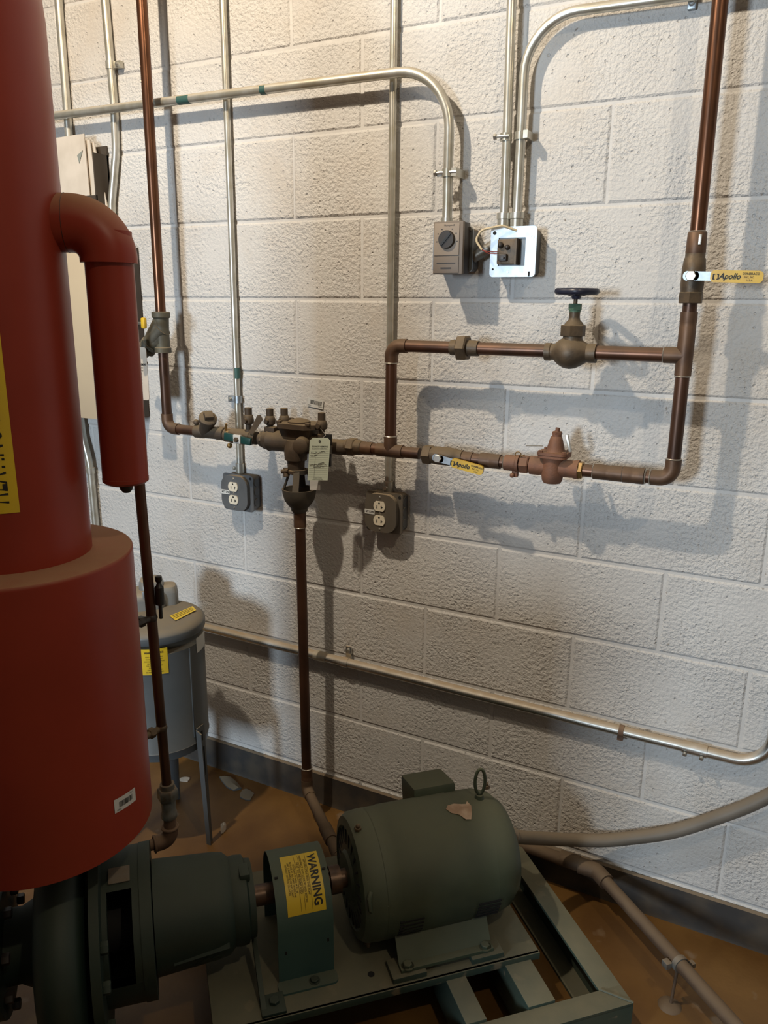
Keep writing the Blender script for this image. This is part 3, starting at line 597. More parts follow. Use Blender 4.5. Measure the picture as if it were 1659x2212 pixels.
# inspection tag on the outlet test cock
t = thing('inspection_tag', 'pale green inspection tag with handwriting hanging by the black valve handle', 'tag', (.1735, -.168, 1.20))
ux = V((.88, .47, .0)).normalized(); uy = V((.13, -.07, 1)).normalized(); tc = V((.1735, -.168, 1.140)); nn = ux.cross(uy).normalized()
q = part(t, 'card', M().prism([(-.026, -.057), (.026, -.057), (.026, .049), (.019, .057), (-.019, .057), (-.026, .049)], tc, ux, uy, .0008), m_tag)
o_ = tc + nn * .0012
def on(x, y): return o_ + ux * x + uy * y
tl = M()
for k in range(13):
    y_ = .022 - k * .0058; a, b = on(-.024, y_), on(.024, y_); tl.quad(a, b, b + uy * .0005, a + uy * .0005)
a, b = on(-.010, .022), on(-.010, -.048); tl.quad(a, a + ux * .0005, b + ux * .0005, b)
part(q, 'ruled_lines', tl, m_grey_ink)
rnd = random.Random(5)
def scribble(x0, x1, y, amp, n):
    return [on(x0 + (x1 - x0) * k / n + rnd.uniform(-.001, .001), y + rnd.uniform(-amp, amp) + .004 * k / n) for k in range(n + 1)]
hw = M()
for ar in ((-.022, .016, .0165, .0022, 22), (-.022, -.004, .0085, .0018, 12), (-.024, .018, -.016, .002, 20), (-.014, .022, -.0215, .002, 18), (-.002, .014, -.0125, .0016, 14)):
    hw.tube(scribble(*ar), .00038, 4)
part(q, 'handwriting', hw, m_ink)
part(q, 'lettering', join(place(text_m('DO NOT REMOVE', .0056, .88, .00012), on(0, .034), ux, uy), place(text_m('BACKFLOW INSPECTION', .0042, .8, .00008), on(0, .028), ux, uy),
     place(text_m('RETURN TO OFFICE', .003, .8), on(0, -.0505), ux, uy), place(text_m('INSPECTION RECORD', .003, .9), on(0, -.0545), ux, uy)), m_ink)
part(q, 'eyelet', M().ring(on(-.001, .048), nn, .0022, .0007, 14, 6), m_ink)
part(t, 'wire_tie', M().tube([on(-.001, .048), on(.003, .062) + V((0, .02, 0)), (.152, -.125, 1.212)], .0007, 6), m_solder)
solo('blank_tag', M().prism(rounded(.028, .09, .002), (.150, -.150, 1.098), (1, .3, 0), (.02, 0, 1), .0008), m_sticker, 'white tag edge showing behind the green inspection tag', 'tag', (.150, -.150, 1.05))

# air gap funnel and copper drain
fx, fy = .073, D - .010
t = thing('drain_funnel', 'dark cast air gap funnel hanging below the backflow preventer', 'funnel', (fx, fy, .975))
part(t, 'bowl', M().lathe([(.0, .0185), (.006, .0225), (.012, .0225), (.02, .030), (.034, .040), (.05, .0445), (.064, .0465), (.066, .0465), (.066, .043), (.05, .040), (.03, .030), (.012, .016)], (fx, fy, .974), (0, 0, 1), 32, False), m_funnel)
part(t, 'yoke', M().lathe([(0, .020), (0, .026), (.012, .026), (.012, .020)], (fx, fy, 1.082), (0, 0, 1), 28, False), m_funnel)
for a in (20, 110, 200, 290):
    ca, sa = math.cos(R(a)), math.sin(R(a)); px_, py_ = -sa, ca; pts = []
    for (rr, zz) in ((.0455, 1.036), (.041, 1.036), (.0255, 1.09), (.021, 1.09)):
        for s_ in (-.0085, .0085): pts.append((fx + ca * rr + px_ * s_, fy + sa * rr + py_ * s_, zz))
    part(t, 'arm', M().hull(pts), m_funnel)
t = thing('drain_pipe', 'copper drain pipe dropping from the funnel to an elbow near the floor', 'pipe', (.075, D, 0))
part(t, 'pipe', M().tube([(.0735, fy, .982), (.075, D, .10)], r1, 20), m_copperd)
coup(t, (.0735, fy, .955), (0, 0, 1), .045, .0172); sol(t, (.0735, fy, .932), (0, 0, 1))
coup(t, (.075, D, .155), (0, 0, 1), .05); sol(t, (.075, D, .18), (0, 0, 1))
dd = V((.235, -.205, -.01)).normalized(); dc = V((.075, D, .105))
elbow(t, dc, (0, 0, 1), dd, .036, .0172, m_drain)
part(t, 'pipe', M().tube([dc + dd * .03, dc + dd * .30], r1 + .001, 20), m_drain)
coup(t, dc + dd * .21, dd, .06, .0185, mt=m_drain); elbow(t, dc + dd * .305, -dd, (0, 0, -1), .035, .0172, m_drain)
part(t, 'pipe', M().tube([dc + dd * .305 + V((0, 0, -.03)), dc + dd * .305 + V((0, 0, -.101))], r1, 16), m_drain)

# lower run, bypass loop
zl, zt, xv, xr = 1.167, 1.427, .343, 1.019
t = thing('copper_pipe_run', 'copper pipe with tee rising up the left side of the bypass loop', 'pipe', (xv, D, zl))
part(t, 'union', M().lathe([(0, .0165), (.002, .019), (.012, .019)], (.213, D, zl), (1, 0, 0), 24).hexn((.222, D, zl), (1, 0, 0), .0245, .022)
     .lathe([(0, .020), (.018, .0185), (.02, .0165)], (.243, D, zl), (1, 0, 0), 24), m_brass)
part(t, 'pipe', M().tube([(.25, D, zl), (.32, D, zl)], r1, 20), m_copper); coup(t, (.278, D, zl), (1, 0, 0), .03)
tee(t, (xv, D, zl), (1, 0, 0), (0, 0, 1), .036)
part(t, 'pipe', M().tube([(xv, D, zl + .03), (xv, D, zt - .03)], r1, 20), m_copper); sol(t, (xv, D, zl + .037), (0, 0, 1)); sol(t, (xv, D, zt - .042), (0, 0, 1))
elbow(t, (xv, D, zt), (0, 0, -1), (1, 0, 0), .042)
part(t, 'pipe', M().tube([(xv + .035, D, zt), (.51, D, zt)], r1, 20), m_copper); part(t, 'pipe', M().tube([(.37, D, zl), (.425, D, zl)], r1, 20), m_copper)
t = thing('pipe_union', 'brass union with a hexagonal nut on the upper bypass pipe', 'union', (.533, D, zt))
part(t, 'tailpiece', M().lathe([(0, r1), (0, .0172), (.018, .0185), (.022, .0185)], (.500, D, zt), (1, 0, 0), 24).lathe([(0, .0185), (.018, .0178), (.028, .0178), (.028, r1)], (.541, D, zt), (1, 0, 0), 24), m_brass)
part(t, 'nut', M().hexn((.518, D, zt), (1, 0, 0), .031, .025), m_brass)
t = thing('copper_pipe', 'copper pipe between the upper union and the gate valve', 'pipe', (.64, D, zt))
part(t, 'pipe', M().tube([(.565, D, zt), (.735, D, zt)], r1, 20), m_copper); sol(t, (.728, D, zt), (1, 0, 0), .0155)

gx = .785
t = thing('gate_valve', 'bronze gate valve with a navy blue handwheel on the bypass pipe', 'valve', (gx, D, zt - .035))
part(t, 'body', M().lathe([(0, .0165), (0, .0195), (.012, .0195), (.014, .0175), (.02, .018), (.03, .027), (.042, .0335), (.055, .0355), (.068, .0335), (.08, .027), (.092, .0195), (.098, .0205), (.112, .0205), (.112, .0165)], (gx - .058, D, zt - .002), (1, 0, 0), 30)
     .lathe([(0, .026), (.02, .0235), (.03, .021), (.034, .021)], (gx, D, zt), (0, 0, 1), 26), m_brass)
part(t, 'bonnet_nut', M().hexn((gx, D, zt + .033), (0, 0, 1), .0275, .024, .06), m_brass)
part(t, 'bonnet', M().lathe([(0, .022), (.006, .018), (.012, .0125), (.018, .0115), (.036, .0115)], (gx + .001, D, zt + .056), (0, 0, 1), 24), m_brass)
part(t, 'packing_nut', M().hexn((gx + .001, D, zt + .088), (0, 0, 1), .0145, .014, .05).lathe([(0, .012), (.006, .0125), (.009, .0125)], (gx + .001, D, zt + .084), (0, 0, 1), 16), m_verd)
part(t, 'stem', M().tube([(gx + .001, D, zt + .10), (gx + .001, D, zt + .125)], .0045, 12), m_brass)
wz = zt + .127
wm = M(); pts = []
for k in range(60):
    a = 2 * PI * k / 60; rr = .040 + .0022 * math.cos(5 * a); pts.append((gx + .002 + rr * math.cos(a), D + rr * math.sin(a), wz))
rings = []
for k in range(60):
    p = V(pts[k]); o_ = V((p.x - gx - .002, p.y - D, 0)).normalized(); hgt = .007
    rings.append([wm.bm.verts.new(p + o_ * .0065 * math.cos(2 * PI * j / 10) + V((0, 0, hgt)) * math.sin(2 * PI * j / 10)) for j in range(10)])
for k in range(60):
    for j in range(10): wm.bm.faces.new((rings[k][j], rings[k][(j + 1) % 10], rings[(k + 1) % 60][(j + 1) % 10], rings[(k + 1) % 60][j]))
wm.lathe([(-.016, .009), (-.010, .011), (-.008, .017), (.0, .018), (.006, .012), (.006, .004)], (gx + .002, D, wz), (0, 0, 1), 20)
for k in range(5):
    a = 2 * PI * k / 5; wm.tube([(gx + .002 + .012 * math.cos(a), D + .012 * math.sin(a), wz - .004), (gx + .002 + .04 * math.cos(a), D + .04 * math.sin(a), wz)], [.006, .0045], 8)
part(t, 'handwheel', wm, m_navy)

t = thing('copper_pipe_run', 'copper pipe and tee between the gate valve and the right riser valve', 'pipe', (xr, D, zt))
part(t, 'pipe', M().tube([(gx + .05, D, zt), (xr - .03, D, zt)], r1 + .0006, 20), m_copper)
tee(t, (xr, D, zt), (0, 0, 1), (-1, 0, 0), .040); sol(t, (xr - .041, D, zt), (1, 0, 0), .0158)
part(t, 'pipe', M().tube([(xr, D, zt + .03), (xr, D, 1.545)], r1, 20), m_copperd)
part(t, 'pipe', M().tube([(xr, D, zt - .03), (xr, D, zl + .03)], r1, 20), m_copperd); sol(t, (xr, D, zt - .042), (0, 0, 1), .0158); coup(t, (xr, D, zt + .062), (0, 0, 1), .05)
elbow(t, (xr, D, zl), (0, 0, 1), (-1, 0, 0), .042); sol(t, (xr, D, zl + .044), (0, 0, 1), .0158); sol(t, (xr - .044, D, zl), (1, 0, 0), .0158)
part(t, 'pipe', M().tube([(.83, D, zl), (xr - .03, D, zl)], r1, 20), m_copper)
coup(t, (.885, D, zl), (1, 0, 0), .062, .0172); coup(t, (.94, D, zl), (1, 0, 0), .045, .0178)
for x_ in (.853, .917, .965): sol(t, (x_, D, zl), (1, 0, 0), .0160)

def lever_valve(name, label, c, axis, hdir, tilt, L_):
    """two-piece ball valve whose yellow dipped lever runs along hdir"""
    c = V(c); a = V(axis).normalized(); h = V(hdir).normalized(); out = V((0, -1, 0))
    t = thing(name, label, 'valve', c - V((0, 0, .02)), 'ball valves with yellow levers')
    part(t, 'body', M().lathe([(-.052, .0155), (-.052, .0185), (-.036, .0185), (-.034, .0205), (-.016, .0225), (.016, .0225), (.034, .0205), (.036, .019), (.050, .019), (.050, .0155)], c, a, 26), m_brass)
    part(t, 'hex_end', M().hexn(c - a * .052, a, .0245, .022, .05), m_brass)
    part(t, 'stem', M().tube([c, c + out * .030], .009, 14), m_brass)
    p = c + out * .032; n = out; s_ = h.cross(n)
    lv = part(t, 'lever', M().prism(rounded(.03, .018, .008), p, h, s_, -.0028).prism([(0, -.0085), (.034, -.0085), (.046, -.0075), (.046, .0075), (.034, .0085), (0, .0085)], p + h * .002, h, s_, -.0028), m_steel, label='zinc plated lever')
    up = s_ if s_.z > 0 else -s_
    gp = part(t, 'grip', M().prism(rounded(L_ - .036, .0225, .008, 6), p + h * (.036 + (L_ - .036) / 2) + out * -.001, h, s_, -.007), m_yel, label='yellow dipped grip with black print')
    q = p + h * (.036 + (L_ - .036) / 2) + out * .0068
    if h.cross(up).dot(out) < 0: pass
    part(gp, 'lettering', join(place(shear(text_m('Apollo', .0155, .92, .0003), .3), q - h * .011, h, up), place(text_m('CONBRACO', .006, .9, .0001), q + h * .025 + up * .0055, h, up),
         place(text_m('INC, MC', .0048), q + h * .022 - up * .001, h, up), place(text_m('U.S.A.', .0048), q + h * .024 - up * .0065, h, up),
         place(text_m('[ ]', .011, 1.2, .0004), q - h * .037, h, up)), m_ink)
    nt = part(lv, 'nut', M().hexn(p + out * .001, out, .0105, .008), m_solder)
    return t
lever_valve('ball_valve', 'ball valve with a yellow lever on the lower copper pipe', (.489, D, zl), (1, 0, 0), (1, 0, -.16), 0, .118)
t = thing('copper_pipe', 'copper pipe between the lower yellow lever valve and the drain clamp', 'pipe', (.58, D, zl))
part(t, 'pipe', M().tube([(.52, D, zl), (.66, D, zl)], r1, 20), m_copper); coup(t, (.61, D, zl), (1, 0, 0), .05, .0175); coup(t, (.55, D, zl), (1, 0, 0), .03, .0165)
t = thing('pipe_union', 'reddish brown clamp union just left of the pressure regulator', 'union', (.672, D, zl))
part(t, 'body', M().lathe([(0, .0155), (0, .0185), (.026, .0185), (.028, .0205), (.034, .0205), (.034, .016)], (.647, D, zl), (1, 0, 0), 24).hexn((.683, D, zl), (1, 0, 0), .0215, .022), m_prv)
part(t, 'lug', M().box((.672, D, 1.146), (.014, .014, .022), None, .003).sphere((.668, D - .01, 1.140), .006, 10), m_prv); sol(t, (.646, D, zl), (1, 0, 0), .0175)
part(t, 'wire_tie', M().ring((.678, D - .004, 1.189), (0, 1, 0.2), .007, .0012, 16, 6).tube([(.686, D - .012, 1.186), (.697, D - .014, 1.192)], .0014, 6), m_brassb)
px = .760
t = thing('pressure_regulator', 'rusty red bell shaped pressure regulator on the lower copper pipe', 'regulator', (px, D, 1.128))
part(t, 'body', M().lathe([(0, .014), (0, .0195), (.006, .023), (.02, .0255), (.036, .0265), (.052, .025), (.06, .027)], (px, D, 1.131), (0, 0, 1), 30)
     .lathe([(0, .016), (0, .0215), (.022, .0215), (.03, .02), (.10, .02), (.104, .0215), (.112, .0215)], (px - .052, D, zl), (1, 0, 0), 24), m_prv)
part(t, 'flange', M().prism(rounded(.066, .062, .012, 4), (px + .002, D, 1.191), (1, 0, 0), (0, 1, 0), .0055).prism(rounded(.068, .064, .012, 4), (px + .002, D, 1.1975), (1, 0, 0), (0, 1, 0), .006), m_prv)
for sx_ in (-.026, .028):
    for sy_ in (-.024, .024): part(t, 'bolt', M().hexn((px + .002 + sx_, D + sy_, 1.202), (0, 0, 1), .0055, .006), m_prv)
part(t, 'bonnet', M().lathe([(0, .0225), (.002, .0205), (.012, .0192), (.029, .0145), (.034, .0130), (.036, .0115)], (px + .004, D, 1.2025), (0, 0, 1), 30), m_prv)
part(t, 'adjusting_screw', M().lathe([(0, .0105), (.008, .0105)], (px + .005, D, 1.236), (0, 0, 1), 14).hexn((px + .005, D, 1.243), (0, 0, 1), .0115, .007).tube([(px + .005, D, 1.248), (px + .006, D, 1.258)], .005, 10), m_prv)
part(t, 'cross_pin', M().tube([(px - .020, D - .02, 1.2175), (px - .056, D - .03, 1.2165)], .0013, 8), m_bolt)
part(t, 'metal_seal', M().box((px + .034, D - .006, 1.226), (.006, .010, .040), MX.Rotation(R(-16), 3, 'Y'), .001), m_solder, label='small silver seal strip')
t2 = part(t, 'tailpiece', M().hexn((px + .056, D, zl), (1, 0, 0), .0205, .014), m_brassb)

lever_valve('ball_valve', 'ball valve with a yellow lever on the tall right riser', (1.019, D, 1.583), (0, 0, 1), (1, 0, -.025), 0, .130)
t = thing('copper_riser', 'tall copper riser at the right above the yellow lever valve', 'pipe', (xr, D, 1.62))
part(t, 'pipe', M().tube([(xr, D, 1.645), (xr - .008, D, 2.75)], r1 + .0006, 20), m_copperb)
part(t, 'adapter', M().lathe([(0, .0185), (.004, .0195), (.04, .0185), (.043, .0165), (.045, r1)], (xr, D, 1.625), (0, 0, 1), 24), m_fit); sol(t, (xr, D, 1.668), (0, 0, 1), .0162)
part(t, 'flux_drip', M().box((xr + .008, D - .0185, 1.652), (.006, .002, .02), None, .001), m_solder)

# ------------------------------------------------------------------ cabinet and papers on the far left
t = thing('electrical_cabinet', 'beige flat cabinet on the wall behind the red pipes', 'cabinet', (-.71, -.06, 1.18))
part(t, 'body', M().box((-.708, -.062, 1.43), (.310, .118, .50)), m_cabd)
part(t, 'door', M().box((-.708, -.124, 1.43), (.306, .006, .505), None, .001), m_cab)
t = thing('document_holder', 'dark wall pocket above the beige cabinet holding papers', 'holder', (-.71, -.02, 1.78))
part(t, 'pocket', M().box((-.726, -.006, 1.86), (.160, .006, .21)).box((-.726, -.058, 1.79), (.160, .004, .07)).box((-.804, -.032, 1.82), (.004, .056, .14)).box((-.648, -.032, 1.84), (.004, .056, .20)), m_cabd)
for k, (x_, y_, z_, a_, w_, h_, lab) in enumerate(((-.744, -.048, 1.893, 0.02, .116, .20, 'front cream sheet with a folded corner in the wall pocket'), (-.716, -.038, 1.880, .09, .095, .19, 'leaning sheaf behind the front sheet in the wall pocket'),
                                     (-.704, -.027, 1.873, .19, .10, .19, 'rearmost sheet in the wall pocket, leaning furthest right'))):
    mm = M().box((0, 0, 0), (w_, .003, h_))
    mm.bm.transform(MX.Translation((x_, y_, z_)) @ MX.Rotation(-a_, 4, 'Y'))
    o = solo('paper_sheet', mm, m_paper, lab, 'paper', (x_, y_, z_ - h_ / 2), 'papers in the wall pocket')
    if k == 0: part(o, 'folded_corner', M().prism([(0, 0), (.024, .012), (.006, -.022)], (x_ + .024, y_ - .0024, z_ + .045), (1, 0, 0), (0, 0, 1), .0012), m_grey_ink)

# ------------------------------------------------------------------ red insulated pipe
ax, ay = .0563, -.9777; Rl, Ru = .1955, .1265
t = thing('red_heating_pipe', 'large red jacketed heating water pipe with a wider lower drum', 'pipe', (ax, ay, .56))
dm = part(t, 'lower_drum', M().lathe([(0, .10), (0, Rl - .002), (.002, Rl), (.006, Rl), (.529, Rl), (.533, Rl), (.536, Rl - .002), (.537, Rl - .006), (.537, Ru - .01)], (ax, ay, .563), (0, 0, 1), 72), m_red)
part(t, 'upper_jacket', M().tube(fillet([(ax, ay, 1.09), (ax, ay, 2.10), (ax - .60 * 2.2, ay - .80 * 2.2, 2.10)], [.17], 10), Ru, 64), m_red)  # unseen top run is laid under the lamp to shade drum and pump
az = R(-45.9); sx_, sy_ = cam.location.x + 1.405 * math.sin(az), cam.location.y + 1.405 * math.cos(az)
dr = V((sx_ - ax, sy_ - ay, 0)).normalized()
ez = 1.643
part(t, 'branch_seam', M().lathe([(0, .0432), (.0015, .0457), (.003, .0432)], V((ax, ay, ez)) + dr * (Ru + .006), dr, 36, False), m_dial)
part(t, 'branch_elbow', M().tube(fillet([V((ax, ay, ez)) + dr * .09, V((sx_, sy_, ez)), V((sx_, sy_, ez - .060))], [.054], 20), .0450, 40), m_red)
sp = part(t, 'branch_pipe', M().lathe([(0, .0385), (.41, .0385)], (sx_, sy_, 1.222), (0, 0, 1), 36), m_red)
part(sp, 'ragged_end', M().lathe([(0, .034), (.004, .0388), (.010, .0390)], (sx_, sy_, 1.218), (0, 0, 1), 36), m_red)
part(sp, 'drain_cap', M().lathe([(0, .006), (.006, .011), (.014, .0125), (.03, .0125)], (sx_ + .004, sy_ - .004, 1.202), (0, 0, 1), 16), m_black)
# yellow text band wrapped on the upper jacket; it reads upward
def on_cyl(phi, z, e=0.0): return V((ax + (Ru + e) * math.cos(phi), ay + (Ru + e) * math.sin(phi), z))
p0 = R(-30.5); p1 = p0 - .088 / Ru
lb = part(t, 'text_band', M().grid(lambda a, b: on_cyl(p0 + (p1 - p0) * a, 1.200 + .58 * b, .0008), 14, 2), m_label, label='yellow band reading HEATING WATER')
tx = text_m('HEATING WATER', .044, .62, .0006)
x0 = min(v.co.x for v in tx.bm.verts); ymin = min(v.co.y for v in tx.bm.verts)
for v in tx.bm.verts:
    v.co = on_cyl(p0 - (.013 + (v.co.y - ymin) * 1.35) / Ru, 1.216 + (v.co.x - x0), .0014)
part(lb, 'lettering', tx, m_ink)
# white barcode label on the drum
def on_drum(phi, z, e=0.0): return V((ax + (Rl + e) * math.cos(phi), ay + (Rl + e) * math.sin(phi), z))
ph = R(5.9); kz = .655
ls = part(t, 'barcode_label', M().grid(lambda a, b: on_drum(ph + (a - .5) * .056 / Rl, kz + (b - .5) * .027 - (a - .5) * .008, .0008), 8, 2), m_sticker, label='white barcode label on the drum')
bm_ = join(bars(.034, .011, 28, 9), place(text_m('0024', .005), (-.018, -.0095, 0), (1, 0, 0), (0, 1, 0)), place(text_m('10012', .004), (.015, .0095, 0), (1, 0, 0), (0, 1, 0)))
for v in bm_.bm.verts: v.co = on_drum(ph + v.co.x / Rl, kz + v.co.y - v.co.x * .14, .0014)
part(ls, 'lettering', bm_, m_ink)

# ------------------------------------------------------------------ copper drain line beside the drum
gx_, gy_ = .092, -.692
t = thing('gauge_pipe', 'thin copper pipe standing beside the red drum with two side nipples', 'pipe', (gx_, gy_, .33))
part(t, 'pipe', M().tube([(gx_, gy_, .44), (gx_ - .028, gy_, 1.55)], .0108, 18), m_copperd)
for z_, zz in ((.878, .9), (.620, .64)):
    d_ = V((ax - gx_, ay - gy_, 0)).normalized(); s_ = V((gx_ - .0252 * (z_ - .44), gy_, z_)); e_ = V((ax, ay, z_)) - d_ * (Rl - .004)
    part(t, 'nipple', M().tube([s_, e_], .0075, 12).hexn(s_ + d_ * .02, d_, .012, .014).sphere(s_, .013, 12), m_brass if z_ < .7 else m_dial)
part(t, 'air_vent', M().lathe([(0, .004), (.03, .004), (.032, .0095), (.07, .0095), (.074, .006), (.080, .004), (.084, .007), (.094, .007), (.095, .003)], (gx_ + .006, gy_ + .010, .876), (0, 0, 1), 16), m_black)
part(t, 'vent_tip', M().lathe([(0, .0045), (.008, .0045)], (gx_ + .006, gy_ + .010, .962), (0, 0, 1), 10), m_solder)
part(t, 'nipple', M().tube([(gx_, gy_, .41), (gx_, gy_, .35)], .0135, 16), m_rust)
part(t, 'union', M().lathe([(0, .016), (.012, .016), (.014, .0185)], (gx_, gy_, .482), (0, 0, -1), 18).hexn((gx_, gy_, .470), (0, 0, -1), .0235, .028).lathe([(0, .0165), (.03, .0155), (.034, .018), (.045, .018)], (gx_, gy_, .442), (0, 0, -1), 18), m_galv)
dl_ = V((-.60, -.80, 0)).normalized()
elbow(t, (gx_, gy_, .336), (0, 0, 1), dl_, .036, .0175, m_rust)
part(t, 'pipe', M().tube([V((gx_, gy_, .336)) + dl_ * .03, V((gx_, gy_, .336)) + dl_ * .10], .0125, 16), m_rust)
part(t, 'elbow_bead', M().ring(V((gx_, gy_, .336)) + dl_ * .036, dl_, .0175, .003, 20, 8).ring((gx_, gy_, .370), (0, 0, 1), .0175, .003, 20, 8), m_rust)

# ------------------------------------------------------------------ grey tank on legs by the wall
hx, hy, hr = -.267, -.331, .1315
t = thing('grey_tank', 'grey lidded tank standing on splayed legs between red drum and wall', 'tank', (hx, hy, 0))
bd_ = part(t, 'shell', M().lathe([(0, .02), (0, hr - .012), (.006, hr - .003), (.028, hr), (.030, hr + .0012), (.032, hr), (.318, hr), (.322, hr)], (hx, hy, .300), (0, 0, 1), 56), m_heat)
part(t, 'lid', M().lathe([(0, hr + .001), (0, hr + .004), (.003, hr + .005), (.018, hr + .005), (.022, hr + .004), (.030, hr - .004), (.034, hr - .015), (.036, hr - .03), (.038, .03)], (hx, hy, .652), (0, 0, 1), 56), m_heat)
cx_, cy_ = hx + .012, hy - .014
cv = M()
def blob(cx, cy, rx, ry, z0, h, n=28, rot=0.0):
    lv = ((0, 1.0), (h * .55, 1.0), (h * .8, .95), (h * .95, .82), (h, .6), (h, 0.01)); rings = []
    for hh, k in lv:
        ring_ = []
        for i in range(n):
            a = 2 * PI * i / n; c_, s_ = math.cos(a), math.sin(a); e = 2 / 3.2
            x_ = rx * k * math.copysign(abs(c_) ** e, c_); y_ = ry * k * math.copysign(abs(s_) ** e, s_)
            ring_.append(cv.bm.verts.new((cx + x_ * math.cos(rot) - y_ * math.sin(rot), cy + x_ * math.sin(rot) + y_ * math.cos(rot), z0 + hh)))
        rings.append(ring_)
    for i in range(len(rings) - 1):
        for k in range(n): cv.bm.faces.new((rings[i][k], rings[i][(k + 1) % n], rings[i + 1][(k + 1) % n], rings[i + 1][k]))
blob(hx - .070, hy + .034, .060, .048, .686, .052, rot=.75); blob(hx - .034, hy + .086, .034, .033, .686, .058, rot=.75); blob(hx - .066, hy + .064, .036, .040, .686, .078, rot=.75)
part(t, 'pump_cover', cv, m_cover, label='rounded light grey moulded cover')
part(t, 'lid_clip', M().box((hx - .035, hy + .006, .735), (.014, .004, .022), MX.Rotation(R(40), 3, 'Z'), .001), m_steel)
chm = M()
for k in range(9): chm.ring((hx - .092 - .004 * k, hy + .01, .745 + .014 * k), ((1, 0, 0), (0, 1, 0))[k % 2], .005, .0012, 12, 6, 1.0, 1.5)
part(t, 'chain', chm, m_galv)
def lidq(u, v, z): # four corners of the strip on the lid
    p = [V((.051, .005, 0)), V((.058, .091, 0)), V((.086, .074, 0)), V((.088, -.012, 0))]
    q_ = p[0].lerp(p[1], u).lerp(p[3].lerp(p[2], u), v); return V((hx + q_.x, hy + q_.y, z))
q = part(t, 'lid_label', M().grid(lambda a, b: lidq(a, b, .6915), 6, 3), m_label, label='yellow warning strip on the lid')
part(q, 'lettering', join(*[M().grid(lambda a, b: lidq(.06 + .86 * a, .16 + .24 * k + .07 * b, .6921), 8, 1) for k in range(3)]), m_inkb)
def on_tank(phi, z, e=0.0): return V((hx + (hr + e) * math.cos(phi), hy + (hr + e) * math.sin(phi), z))
pc = R(-49)
q = part(t, 'notice_label', M().grid(lambda a, b: on_tank(pc + (a - .5) * .070 / hr, .569 + .074 * b, .001), 12, 2), m_label, label='yellow notice label on the tank side')
tx = join(text_m('WARNING NOTICE', .0075, .9, .0002), *[place(text_m(s_, .0048, .95), (0, -.012 - .0062 * k, 0), (1, 0, 0), (0, 1, 0)) for k, s_ in enumerate(
    ('READ ALL INSTRUCTIONS', 'DO NOT RUN PUMP DRY', 'DISCONNECT POWER BEFORE', 'SERVICING THIS UNIT', 'USE ONLY AS DIRECTED', 'KEEP LID CLOSED', 'CHECK LEVEL WEEKLY', 'SEE MANUAL FOR DETAILS'))])
for v in tx.bm.verts: v.co = on_tank(pc + v.co.x * .82 / hr, .632 + v.co.y, .0016)
part(q, 'lettering', tx, m_ink)
q = part(t, 'white_label', M().grid(lambda a, b: on_tank(R(22) + (a - .5) * .070 / hr, .594 + .043 * b, .0012), 6, 2), m_sticker, label='white label at the edge of the tank')
part(t, 'seam', M().box((hx + hr * math.cos(R(-5)), hy + hr * math.sin(R(-5)), .485), (.005, .006, .27), MX.Rotation(R(-5), 3, 'Z'), .002), m_heat)
for a in (4, 124, 244):
    c_, s_ = math.cos(R(a)), math.sin(R(a)); rt = MX.Rotation(R(a), 3, 'Z')
    lg = M()
    def LP(r_, s, z): return (hx + c_ * r_ - s_ * s, hy + s_ * r_ + c_ * s, z)
    lg.hull([LP(hr + .001, -.016, .375), LP(hr + .001, .016, .375), LP(hr + .005, -.016, .375), LP(hr + .005, .016, .375), LP(hr + .012, -.010, .0), LP(hr + .012, .010, .0), LP(hr + .017, -.010, .0), LP(hr + .017, .010, .0)])
    lg.hull([LP(hr + .001, -.018, .37), LP(hr + .018, -.018, .36), LP(hr + .018, -.014, .36), LP(hr + .001, -.014, .37), LP(hr + .012, -.012, 0), LP(hr + .026, -.012, 0), LP(hr + .026, -.009, 0), LP(hr + .012, -.009, 0)])
    lo = part(t, 'leg', lg, m_heat)
    part(lo, 'slot', M().box(LP(hr + .0055, .002, .345), (.003, .006, .03), rt).box(LP(hr + .009, .004, .26), (.002, .003, .10), rt), m_dark)

# ------------------------------------------------------------------ pump, motor and skid (frame: a along the shaft, b sideways, z up)
ANG = math.atan2(.701, .713)
PF = MX.Rotation(ANG, 4, 'Z')
def pw(a, b, z): return PF @ V((a, b, z))
BX, AZ = -.730, .285
# skid
t = thing('pump_skid', 'green channel steel skid frame under the pump and motor', 'frame', pw(.15, -.77, 0), rz=ANG)
def channel(m, a0, b0, a1, b1, z0, z1, w_, side):
    """steel channel: top flange, web and bottom flange"""
    d = V((a1 - a0, b1 - b0, 0)); L_ = d.length; d.normalize(); s = V((-d.y, d.x, 0)) * side
    c = (V((a0, b0, 0)) + V((a1, b1, 0))) / 2; rot = MX((d, V((-d.y, d.x, 0)), V((0, 0, 1)))).transposed()
    m.box(c + s * (w_ / 2) + V((0, 0, z1 - .004)), (L_, w_, .008), rot, .001); m.box(c + s * (w_ / 2) + V((0, 0, z0 + .004)), (L_, w_, .008), rot, .001)
    m.box(c + s * .004 + V((0, 0, (z0 + z1) / 2)), (L_, .008, z1 - z0 - .012), rot); return m
part(t, 'front_rail', channel(M(), -1.0, -1.068, .479, -1.068, 0.0, .120, .048, 1), m_skid, PF)
part(t, 'end_rail', channel(M(), .479, -1.021, .479, -.452, 0.0, .120, .052, 1), m_skid, PF)
part(t, 'rear_rail', channel(M(), .479, -.452, -.42, -.452, 0.0, .120, .050, 1), m_skid, PF)
for a_, w_ in ((.145, .045), (.292, .062), (-.30, .05)):
    part(t, 'cross_member', channel(M(), a_ - w_ / 2, -1.02, a_ - w_ / 2, -.50, .03, .1265, w_, -1), m_skid, PF)
    
